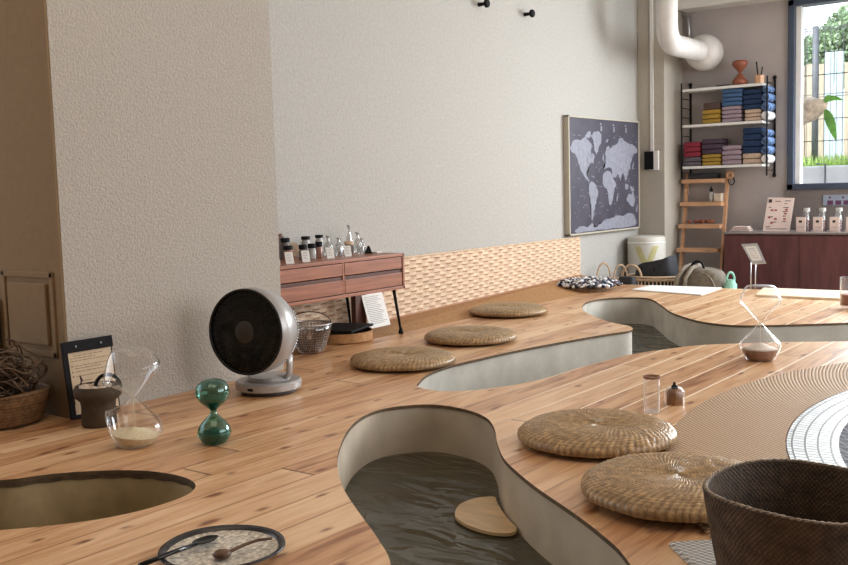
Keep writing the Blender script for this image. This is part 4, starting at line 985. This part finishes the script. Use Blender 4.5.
# ------------------------------------------------------------------ ladder shelf
lt = at(683.5, 170, 'y', 7.37); rt = at(727.5, 172, 'y', 7.37)
LX0, LX1 = lt.x+.03, rt.x
yB, zB = 7.20, BACKF; yT, zT = BY-.015, rt.z+.0
zT = at(728, 171, 'y', 7.37).z
lad = thing('ladder_shelf', 'pale wooden ladder shelf leaning on the back wall', 'ladder', (0, 0, 0))
def ly(z): return yB+(yT-.02-yB)*(z-zB)/(zT-zB)
for x in (LX0, LX1):
    bm = bmesh.new(); a = [(x-.011, ly(zB)-.015, zB), (x+.011, ly(zB)-.015, zB), (x+.011, ly(zB)+.015, zB), (x-.011, ly(zB)+.015, zB)]
    b = [(x-.011, ly(zT)-.015, zT), (x+.011, ly(zT)-.015, zT), (x+.011, ly(zT)+.015, zT), (x-.011, ly(zT)+.015, zT)]
    va = [bm.verts.new(q) for q in a]; vb_ = [bm.verts.new(q) for q in b]; bm.faces.new(va); bm.faces.new(vb_)
    for i in range(4): j = (i+1) % 4; bm.faces.new((va[i], va[j], vb_[j], vb_[i]))
    build('side_rail', bm, 'ladder', lad)
treads = []
for v in (181, 204, 226.5, 250.5):
    z = at(703, v, 'y', 7.20).z; y = ly(z); y_f = y-.075
    z = at(703, v, 'y', y_f).z
    build('tread', bx((LX0-.018, y_f, z-.016), (LX1-.010, y+.03, z+.016), .003), 'ladder', lad); treads.append((z+.016, y_f, y))
z, yf, y = treads[0]
o = build('black_tray', bx((LX0+.03, yf+.01, z+.001), (LX1-.06, y+.03, z+.045), .012), 'bag', smooth=True, autosm=.8); tag(o, 'flat black pouch on the top tread of the ladder', 'pouch')
z, yf, y = treads[1]; p = at(711, 200, 'y', yf+.04)
t = thing('soap_bottle', 'small pale bottle with a black top on the second ladder tread', 'bottle', (p.x, yf+.045, z+.001))
build('bottle_body', lat([(0, 0), (.020, 0), (.022, .05), (.012, .06), (.010, .075), (0, .075)], 20), 'milky', t, smooth=True); build('pump', lat([(.011, .075), (.013, .095), (.006, .10), (.005, .115), (0, .116)], 16), 'black', t, smooth=True)
p = at(718.5, 200, 'y', yf+.04); o = build('soap_box', bx((-.028, -.03, 0), (.028, .03, .062), .004), 'stone', loc=(p.x, yf+.045, z+.001)); tag(o, 'small beige box at the right of the second ladder tread', 'box')
z, yf, y = treads[2]; bm = bmesh.new(); random.seed(3)
for k in range(16): bmesh.ops.create_icosphere(bm, subdivisions=2, radius=random.uniform(.011, .017), matrix=Matrix.Translation((random.uniform(-.10, .10), random.uniform(-.02, .03), .019)))
p = at(700, 222, 'y', yf+.04); o = build('pebble_row', bm, 'terracotta', smooth=True, loc=(p.x, yf+.045, z+.001)); tag(o, 'loose heap of reddish trinkets on the third ladder tread', 'trinkets', kind='stuff')
p = at(729.5, 175, 'y', 7.36); t = thing('key_ring', 'wooden ring with dark cord hanging from the right ladder rail', 'ring', (LX1+.028, 7.345, p.z))
bm = bmesh.new(); tube(bm, [(.022*math.cos(a), 0, .022*math.sin(a)) for a in [2*PI*i/24 for i in range(24)]], .010, 8, True); build('wood_ring', bm, 'ladder', t, smooth=True)
bm = bmesh.new(); tube(bm, [(.012+.022*math.cos(a), 0, -.045+.03*math.sin(a)) for a in [2*PI*i/20 for i in range(20)]], .004, 6, True); build('cord', bm, 'black', t, smooth=True)

# ------------------------------------------------------------------ bags behind the deck
def arch(bm, c, w_, h, r, ax=(1, 0), n=17):
    tube(bm, [(c[0]+w_*math.cos(PI*i/(n-1))*ax[0], c[1]+w_*math.cos(PI*i/(n-1))*ax[1], c[2]+h*math.sin(PI*i/(n-1))) for i in range(n)], r, 8)
YK = 6.50
a = at(629, 283, 'y', YK); b = at(680, 279, 'y', YK); zr = at(655, 277.5, 'y', YK-.1).z
cxk = (a.x+b.x)/2; wk = (b.x-a.x)/2
t = thing('rope_basket', 'open tan basket with loop handle holding a dark bag', 'basket', (cxk, YK, BACKF+.001))
hb = zr-BACKF
bm = bmesh.new()
for zz in (0.01, hb-.0, hb-.018):
    tube(bm, [(wk*math.cos(2*PI*i/48), .15*math.sin(2*PI*i/48), zz) for i in range(48)], .010, 8, True)
for i in range(44):
    q = 2*PI*i/44; tube(bm, [(wk*math.cos(q), .15*math.sin(q), .01), (wk*math.cos(q), .15*math.sin(q), hb)], .005, 6)
build('ribbed_wall', bm, 'tan_weave', t, smooth=True)
build('base', lat([(0, 0), (1, 0), (1, .01), (0, .01)], 40, fn=lambda x, y, z, r, a: (x*wk, y*.15, z)), 'tan_weave', t)
bm = bmesh.new(); arch(bm, (-wk+.09, -.145, hb), .072, .085, .009); build('handle', bm, 'tan_weave', t, smooth=True)
# dark bag
def bag_mesh(w_, d, h, shape, n=28, m_=12):
    bm = bmesh.new(); R_ = []
    for k in range(m_+1):
        u = k/m_; row = []
        for i in range(n):
            a = 2*PI*i/n; sc, zt_ = shape(u, a)
            ca, sa = math.cos(a), math.sin(a); e = .55
            row.append(bm.verts.new((w_*sc*math.copysign(abs(ca)**e, ca), d*sc*math.copysign(abs(sa)**e, sa), zt_*h)))
        R_.append(row)
    for k in range(m_):
        for i in range(n): j = (i+1) % n; bm.faces.new((R_[k][i], R_[k][j], R_[k+1][j], R_[k+1][i]))
    bm.faces.new(R_[0][::-1]); bm.faces.new(R_[-1]); return bm
pz = at(655, 259, 'y', YK).z
t = thing('dark_tote', 'black fabric bag slumped inside the tan basket', 'bag', (cxk+.02, YK, BACKF+.02))
build('bag_body', bag_mesh(wk*.80, .115, pz-BACKF-.03, lambda u, a: (1.0-.18*u**3-.0*u, u*(1+.13*math.cos(a)*u) if u < 1 else 1+.13*math.cos(a))), 'bag', t, smooth=True, autosm=1.2)
bm = bmesh.new(); arch(bm, (-.02, -.10, (pz-BACKF)*.80), .05, -.08, .006); build('strap', bm, 'black', t, smooth=True)
# backpack
YB_ = 6.42
a = at(681, 285, 'y', YB_); b = at(726, 285, 'y', YB_); zt_ = at(708, 268, 'y', YB_).z
cxb = (a.x+b.x)/2; wb = (b.x-a.x)/2
t = thing('backpack', 'olive grey backpack slumped on its side left of the mint bottle', 'backpack', (cxb, YB_, BACKF+.001))
hb_ = zt_-BACKF
build('pack_body', bag_mesh(wb, .11, hb_, lambda u, a: (1-.42*u**3, math.sin(u*PI/2)**.8*(1-.05*math.cos(a)))), 'olive', t, smooth=True)
bm = bmesh.new()
for q in (-.8, -.45):
    tube(bm, [(wb*q*1.15, -.125, hb_*.45), (wb*q, -.135, hb_*.8), (wb*q+.03, -.09, hb_*1.02), (wb*q+.05, .0, hb_*1.06)], .015, 8)
build('straps', bm, 'strap', t, smooth=True)
bm = bmesh.new(); arch(bm, (-wb*.15, -.04, hb_*.97), .045, .055, .008); build('grab_handle', bm, 'black', t, smooth=True)
bm = bmesh.new(); tube(bm, [(wb*(.05+.85*math.sin(PI*.5*i/10)), -.118*(1-.28*(1-i/10)), hb_*(.93*math.cos(PI*.42*i/10))) for i in range(11)], .005, 6); build('zip', bm, 'strap', t, smooth=True)
# mint bottle
p = at(730.5, 285, 'y', 6.38); zt2 = at(730.5, 272, 'y', 6.38).z; h2 = zt2-BACKF
t = thing('mint_bottle', 'mint green water bottle with a loop cap beside the backpack', 'bottle', (p.x, 6.38, BACKF+.001))
build('bottle_body', lat([(0, 0), (.038, 0), (.042, .01), (.042, h2-.085), (.032, h2-.07), (.030, h2-.05), (0, h2-.048)], 28), 'mint', t, smooth=True, autosm=.9)
bm = bmesh.new(); arch(bm, (0, 0, h2-.055), .026, .052, .008, (cyw, syw)); build('loop_cap', bm, 'mint', t, smooth=True)
# second basket behind the pompom cushion: handles
YH = 6.32
a = at(583, 284, 'y', YH); b = at(613, 284, 'y', YH); zz = at(597, 267, 'y', YH).z
t = thing('handled_basket', 'tan basket with two upright loop handles behind the tufted cushion', 'basket', ((a.x+b.x)/2, YH, BACKF+.001))
t.location.x = -3.10; t.location.y = 6.29; t.scale = (.9, .9, 1)
hr = .0-BACKF+.012
basket_body('woven_wall', [(.001, .003, 0), (.11, .004, 0)]+[(.12+.01*k/12, .004+hr*k/12, 1) for k in range(13)]+[(.12-.01*k/6, hr-(hr-.03)*k/6, 0) for k in range(7)]+[(.001, .03, 0)], t, 'tan_weave', n=80, diag=20, rows_scale=200)
for off_ in ((-.055, -.03, .125), (.06, .03, .11)):
    bm = bmesh.new(); arch(bm, (off_[0], off_[1], hr-.01), .055, off_[2], .007, (cyw, syw)); build('handle', bm, 'tan_weave', t, smooth=True)
p = at(622, 281, 'y', 6.30); zz = at(622, 273, 'y', 6.45).z
o = build('navy_pouch', bag_mesh(.075, .05, zz-BACKF, lambda u, a: (1-.3*u**3, u)), 'bag', smooth=True, autosm=1.2, loc=(at(621, 281, 'y', 6.28).x+.09, 6.19, BACKF+.001)); tag(o, 'dark bundle between the two tan baskets', 'bundle')

# white sheet on deck, slim sign
c4 = [at(x, y, 'z', .004) for x, y in ((631.3, 290), (650.4, 285.6), (721.9, 288), (701.4, 295.2))]
c4[1].y = min(c4[1].y, 6.09); c4[2].y = min(c4[2].y, 6.09)
bm = bmesh.new(); prism(bm, [(c.x, c.y) for c in c4], .001, .008); tag(build('white_board', bm, 'paper'), 'flat white board lying on the far edge of the deck', 'board')
p = at(753, 288.5, 'y', 6.0); 
ss = thing('sign_stand', 'small tilted white notice on two thin steel legs at the deck edge', 'sign', (p.x, 6.0, .015))
ptl, ptr, pbr, pbl = [at(x, y, 'y', yy) for x, y, yy in ((741, 244, 6.0), (757, 243.2, 6.0), (766, 263, 5.93), (752, 264, 5.93))]
def rel(p): return p-Vector((ss.location.x, 6.0, .015))
bm = bmesh.new(); q = [rel(v) for v in (ptl, ptr, pbr, pbl)]; nrm = (q[1]-q[0]).cross(q[3]-q[0]).normalized()*.008
va = [bm.verts.new(v) for v in q]; vb_ = [bm.verts.new(v+nrm) for v in q]; bm.faces.new(va); bm.faces.new(vb_[::-1])
for i in range(4): j = (i+1) % 4; bm.faces.new((va[i], va[j], vb_[j], vb_[i]))
build('notice_panel', bm, 'steel', ss)
cc = sum(q, Vector())/4; bm = bmesh.new(); nn = nrm if nrm.y < 0 else -nrm
off_ = nn.normalized()*(.0095 if nrm.y < 0 else .0015)
bm.faces.new([bm.verts.new(cc+(v-cc)*.72+off_) for v in q]); build('notice_paper', bm, 'paper', ss)
bm = bmesh.new()
for k in range(6):
    f0 = .25+.09*k; A_ = q[0]+(q[3]-q[0])*f0; B_ = q[1]+(q[2]-q[1])*f0; o1 = off_*1.15
    s_, e_ = A_+(B_-A_)*.25, A_+(B_-A_)*.7; dn = (q[3]-q[0])*.02
    bm.faces.new([bm.verts.new(v+o1) for v in (s_, e_, e_+dn, s_+dn)])
build('printed_lines', bm, 'ink_faint', ss)
for u_ in (.0, .55):
    top = q[3]+(q[2]-q[3])*(u_*.6-.05)+(q[0]-q[3])*.10; top.y += .012
    build('leg', tb([(top.x, top.y, 0), (top.x, top.y, top.z)], .004, 8), 'steel', ss, smooth=True)

# ------------------------------------------------------------------ red-brown cabinet
FYc = 7.06; pL = at(723.5, 232, 'y', FYc); ZC = at(780, 232.3, 'y', FYc).z
cb_ = thing('storage_cabinet', 'long dark red-brown cabinet under the window', 'cabinet', (0, 0, 0))
build('carcass', bx((pL.x, FYc+.012, BACKF+.001), (1.2, BY-.014, ZC-.016), .003), 'mahogany', cb_)
build('counter_top', bx((pL.x-.008, FYc-.006, ZC-.014), (1.2, BY-.014, ZC), .002), 'counter', cb_)
xx = pL.x+.004; dw = at(799, 260, 'y', FYc).x-xx
for k in range(6): 
    if xx+dw*(k+1) > 1.3: break
    build('door', bx((xx+dw*k+.0015, FYc, BACKF+.03), (xx+dw*(k+1)-.0015, FYc+.012, ZC-.026), .001), 'mahogany', cb_)
# leaflet
yl = 7.22
lf = thing('menu_board', 'upright pink printed leaflet on the red-brown cabinet', 'leaflet', (0, 0, 0))
q4 = [at(x, y, 'y', yy) for x, y, yy in ((762.5, 230.5, 7.18), (789.5, 231, 7.18), (794.5, 198, 7.26), (768, 197.5, 7.26))]
for v in q4[:2]: v.z = ZC+.002
bm = bmesh.new(); va = [bm.verts.new(v) for v in q4]; vb_ = [bm.verts.new(v+Vector((0, .004, 0))) for v in q4]; bm.faces.new(va); bm.faces.new(vb_[::-1])
for i in range(4): j = (i+1) % 4; bm.faces.new((va[i], va[j], vb_[j], vb_[i]))
build('sheet', bm, 'pink_paper', lf)
def onq(u, v): return q4[0]*(1-u)*(1-v)+q4[1]*u*(1-v)+q4[2]*u*v+q4[3]*(1-u)*v+Vector((0, -.001, 0))
bmi, bmr = bmesh.new(), bmesh.new(); random.seed(2)
def qd(b, u0, v0, u1, v1): b.faces.new([b.verts.new(onq(*w_)) for w_ in ((u0, v0), (u1, v0), (u1, v1), (u0, v1))])
qd(bmi, .05, .85, .18, .95)
for u, v in ((.30, .88), (.66, .90), (.66, .82), (.1, .70), (.64, .70), (.64, .58), (.14, .42), (.66, .44), (.30, .26), (.66, .28), (.1, .12)): qd(bmi, u, v, u+random.uniform(.08, .22), v+.02)
for u, v in ((.18, .60), (.32, .60), (.12, .38), (.36, .34), (.24, .22), (.72, .62), (.7, .5), (.7, .34)): qd(bmr, u, v, u+.1, v+.05)
qd(bmi, .12, .06, .9, .075)
build('dark_print', bmi, 'ink', lf); build('red_print', bmr, 'ink_red', lf)
build('easel', bx((q4[0].x+.06, 7.19, ZC+.001), (q4[0].x+.08, 7.30, ZC+.006)), 'black', lf)
# boxes + bottles
for k, (bx0, bx1, b0, b1, lbx) in enumerate(((796, 805.5, 803.5, 811.5, 'leftmost'), (813, 822.5, 819.5, 827.5, 'second'), (829.6, 839, 836, 844, 'third'), (846, 856, 852, 860, 'rightmost'))):
    a = at(bx0, 225, 'y', 7.13).x; b = at(bx1, 225, 'y', 7.13).x; zt_ = at(800, 217.3, 'y', 7.13).z
    t = thing('label_card', '%s of the pink cards with a dark mark before the bottles' % lbx, 'card', (a, 7.13, ZC+.001), 0, 'product cards on the cabinet')
    build('card', bx((0, 0, 0), (b-a, .012, zt_-ZC), .001), 'pink_paper', t)
    hh = zt_-ZC; build('mark', bx(((b-a)*.3, -.0008, hh*.62), ((b-a)*.62, 0, hh*.78)), 'ink', t)
    build('small_print', bx(((b-a)*.15, -.0008, hh*.3), ((b-a)*.85, 0, hh*.34)), 'ink_faint', t)
    a = at(b0, 225, 'y', 7.20).x; b = at(b1, 225, 'y', 7.20).x; r = (b-a)/2*1.15; zt_ = at(800, 207.5, 'y', 7.2).z-ZC
    t = thing('cabinet_bottle', '%s glass bottle of red liquid on the red-brown cabinet' % lbx, 'bottle', ((a+b)/2-.01, 7.21, ZC+.001), 0, 'bottles on the cabinet')
    build('liquid', lat([(0, .002), (r*.86, .002), (r*.86, zt_*.5), (0, zt_*.5)], 24), 'liquid', t, smooth=True, autosm=.8)
    build('bottle_wall', lat([(0, 0), (r, 0), (r, zt_*.6), (r*.7, zt_*.75), (r*.65, zt_*.82), (0, zt_*.82)], 24), 'milkglass', t, smooth=True, autosm=.8)
    build('cap', lat([(0, zt_*.82), (r*.75, zt_*.82), (r*.75, zt_*.97), (0, zt_*.97)], 24), 'milky', t, smooth=True, autosm=.8)
a = at(823, 200, 'y', BY-.02); b = at(823, 205.5, 'y', BY-.02); c = at(823, 195, 'y', BY-.02)
t = thing('name_plate', 'pale blue wall plate with plum squares below the window', 'sign', (a.x, BY-.0135, 0))
build('plate', bx((0, -.006, b.z), (.32, 0, c.z+.0), .001), 'sign_blue', t)
bm = bmesh.new()
for k in range(5): box(bm, (.03+.055*k, -.0075, b.z+.004), (.07+.055*k, -.006, b.z+.035)); 
for k in range(3): box(bm, (.04+.09*k, -.0075, c.z-.025), (.055+.09*k, -.006, c.z-.012))
build('plum_squares', bm, 'plum', t)
bm = bmesh.new(); random.seed(6)
for k in range(3): box(bm, (-.075+.01*k, -.04, .002+.012*k), (.07-.008*k, .04, .012+.012*k), .003)
p = at(742, 228, 'y', 7.2); tag(build('folded_cloths', bm, 'pink_paper', loc=(p.x, 7.2, ZC)), 'small folded pinkish cloth pile left of the leaflet', 'cloth')

# ------------------------------------------------------------------ outdoors
GY = 9.2
zg = at(820, 150, 'y', 8.6).z
struct(build('floor.002', bx((-7, BY+.2, -.3), (6, 16, .0)), 'concrete'))
# kerb wall
p = at(820, 166, 'y', 8.5); kz = p.z
tag(build('kerb_wall', bx((-4.5, 8.5, 0), (3, 8.75, kz), .01), 'kerb'), 'low white kerb wall outside the window', 'wall')
p = at(812, 163, 'y', 8.49)
bm = bmesh.new(); pa = at(817, 164, 'y', 8.49); pb = at(826, 164, 'y', 8.49); tube(bm, [(pa.x, 8.47, pa.z), (pb.x, 8.47, pb.z-.0), (pb.x, 8.47, .009)], .008, 6); tag(build('drain_pipe', bm, 'fence_grey'), 'thin bent grey pipe on the white kerb outside', 'pipe')
# grass bank
bm = bmesh.new(); random.seed(9)
box(bm, (-5, 8.76, 0), (3, 9.5, kz-.03))
for k in range(5200):
    x = random.uniform(-3.9, -1.5); y = random.uniform(8.78, 9.5); z = kz-.03; h = random.uniform(.05, .15); w_ = .009; y = y if abs(y-9.0) > .035 else y+.07; a = random.random()*6.28
    v = [bm.verts.new((x-w_*math.cos(a), y-w_*math.sin(a), z)), bm.verts.new((x+w_*math.cos(a), y+w_*math.sin(a), z)), bm.verts.new((x+random.uniform(-.05, .05), y+random.uniform(-.04, .04), z+h))]; bm.faces.new(v)
tag(build('grass_strip', bm, 'grass'), 'bright green grass growing behind the white kerb outside', 'grass', kind='stuff')
# wire mesh fence
FY = 9.0
fe = thing('mesh_fence', 'dark wire mesh fence with round posts outside the window', 'fence', (0, 0, 0))
ztop = at(815, 30, 'y', FY).z
px_ = at(815, 100, 'y', FY).x
bm = bmesh.new(); x = -3.6
while x < -1.2: box(bm, (x-.002, FY-.002, kz-.02), (x+.002, FY+.002, ztop)); x += .05
k = 0
while kz+.03+k*.19 < ztop+.02:
    for d_ in (0, .022 if k % 3 == 0 else 0): box(bm, (-3.6, FY-.004, kz+.03+k*.19+d_), (-1.2, FY+.003, kz+.036+k*.19+d_))
    k += 1
build('wire_mesh', bm, 'fence_grey', fe)
for x in (px_, px_+1.25, px_-1.25): build('post', tb([(x, FY, kz-.02), (x, FY, ztop+.03)], .026, 12), 'fence_grey', fe, smooth=True)
# board fence behind
bf = thing('board_fence', 'tan and pale blue board fence beyond the wire mesh', 'fence', (0, 0, 0))
zt_ = at(820, 64, 'y', 10.6).z
x = -5.2; k = 0; bm1, bm2 = bmesh.new(), bmesh.new()
xa, xb = at(818, 100, 'y', 10.6).x, at(835, 100, 'y', 10.6).x
while x < -1.0:
    box(bm2 if xa < x < xb else bm1, (x, 10.6, 0), (x+.085, 10.62, zt_+(.12 if xa < x < xb else random.uniform(-.02, .02)))); x += .095
build('tan_boards', bm1, 'bamboo', bf); build('blue_boards', bm2, 'blue_fence', bf)
# tree
def foliage(name, c, rad, n, m, label, seed, sz=.11):
    random.seed(seed); t = thing(name, label, 'tree', (c[0], c[1], 0)); bm = bmesh.new()
    for k in range(n):
        v = Vector((random.gauss(0, 1), random.gauss(0, 1), random.gauss(0, 1))).normalized()*random.random()**.35
        p = Vector((v.x*rad[0], v.y*rad[1], c[2]+v.z*rad[2]*(.85+.3*math.sin(v.x*7+seed))))
        a = Vector((random.gauss(0, 1), random.gauss(0, 1), random.gauss(0, 1))).normalized()*sz*random.uniform(.5, 1); b = a.cross(Vector((random.random(), random.random(), random.random()))).normalized()*sz*.4
        bm.faces.new([bm.verts.new(p-a), bm.verts.new(p+b), bm.verts.new(p+a), bm.verts.new(p-b)])
    build('crown', bm, m, t); build('trunk', tb([(0, 0, 0), (.05, 0, c[2]*.5), (0, .05, c[2])], .08, 10, taper=.6), 'vine', t, smooth=True)
c = at(860, 46, 'y', 12.0); foliage('leafy_tree', (c.x, 12.0, c.z), (.75, .5, .42), 9000, 'leaf2', 'green leafy tree rising above the fence at the upper right', 3, .045)
c = at(800, 52, 'y', 11.1); foliage('small_tree', (c.x, 11.1, c.z-.1), (.16, .2, .2), 700, 'leaf2', 'small green treetop just behind the mesh fence at the left of the window', 5, .035)
# hanging driftwood plant
c = at(812, 108, 'y', 7.75)
t = thing('hanging_planter', 'pointed driftwood planter with long green leaves just outside the window', 'plant', (c.x, 7.75, c.z))
bm = lat([(0, -.30), (.10, -.28), (.125, -.2), (.115, -.10), (.085, 0), (.06, .06), (.035, .10), (0, .12)], 24, fn=lambda x, y, z, r, a: (x*(1+.15*math.sin(3*a+z*20)), y*(1+.1*math.sin(4*a)), z))
bmesh.ops.transform(bm, matrix=Matrix.Rotation(PI/2-.28, 4, 'Y'), verts=bm.verts); build('driftwood', bm, 'nest', t, smooth=True)
bm = bmesh.new()
for (s, e, wd) in (((.10, -.02, -.02), (.19, -.05, -.26), .035), ((.06, -.02, .02), (.23, -.02, .04), .02), ((.08, 0, .01), (.16, -.04, .07), .014)):
    s, e = Vector(s), Vector(e); d = e-s; side = Vector((d.z, 0, -d.x)).normalized(); L_ = []; R_ = []
    for i in range(9):
        u = i/8; w_ = wd*math.sin(PI*min(1, u*.93+.07))**.8; p = s+d*u+Vector((0, -.02*math.sin(PI*u), .03*math.sin(PI*u))); L_.append(bm.verts.new(p-side*w_)); R_.append(bm.verts.new(p+side*w_+Vector((0, .008, 0))))
    for i in range(8): bm.faces.new((L_[i], L_[i+1], R_[i+1], R_[i]))
build('leaves', bm, 'leaf', t, smooth=True)
build('hanging_wire', tb([(-.05, 0, .08), (-.05, 0, 1.1)], .003, 6), 'fence_grey', t)

# ------------------------------------------------------------------ light
def area_light(name, loc, target, sx, sy, power, col):
    l = bpy.data.lights.new(name, 'AREA'); l.shape = 'RECTANGLE'; l.size = sx; l.size_y = sy; l.energy = power; l.color = col
    o = bpy.data.objects.new(name, l); COL.objects.link(o); o.location = loc
    o.rotation_euler = (Vector(target)-Vector(loc)).to_track_quat('-Z', 'Y').to_euler(); return o
area_light('window_light', (-.42, 7.30, 1.30), (-.75, 3.5, 0), 2.62, 1.35, 160, (.90, .96, 1))
area_light('side_window_light', (2.5, 3.9, 1.35), (-2.5, 3.7, .35), 4.6, 1.8, 108, (.95, .97, 1))
area_light('warm_fill_light', (-1.6, 1.4, 2.40), (-1.7, 1.6, 0), 1.6, 1.6, 13, (1, .80, .58))  # overhead warm fill added to light the left side
sun = bpy.data.lights.new('sun', 'SUN'); sun.energy = 4.5; sun.angle = .05; so = bpy.data.objects.new('sun', sun); COL.objects.link(so)
so.rotation_euler = Vector((.3, .75, -1.1)).to_track_quat('-Z', 'Y').to_euler()
wd = bpy.data.worlds.new('world'); SC.world = wd; wd.use_nodes = True; N = wd.node_tree.nodes; L = wd.node_tree.links
bg = N['Background']; tc = N.new('ShaderNodeTexCoord'); sp = N.new('ShaderNodeSeparateXYZ'); L.new(tc.outputs['Generated'], sp.inputs[0])
rp = N.new('ShaderNodeValToRGB'); rp.color_ramp.elements[0].position = 0; rp.color_ramp.elements[0].color = (.80, .83, .86, 1); rp.color_ramp.elements[1].position = .8; rp.color_ramp.elements[1].color = (.62, .76, .95, 1)
L.new(sp.outputs[2], rp.inputs[0]); L.new(rp.outputs[0], bg.inputs[0]); bg.inputs[1].default_value = 2.4
SC.view_settings.view_transform = 'Standard'; SC.view_settings.look = 'None'; SC.view_settings.exposure = .10; SC.view_settings.gamma = .91
SC.cycles.max_bounces = 8; SC.cycles.transparent_max_bounces = 24; SC.cycles.use_denoising = True
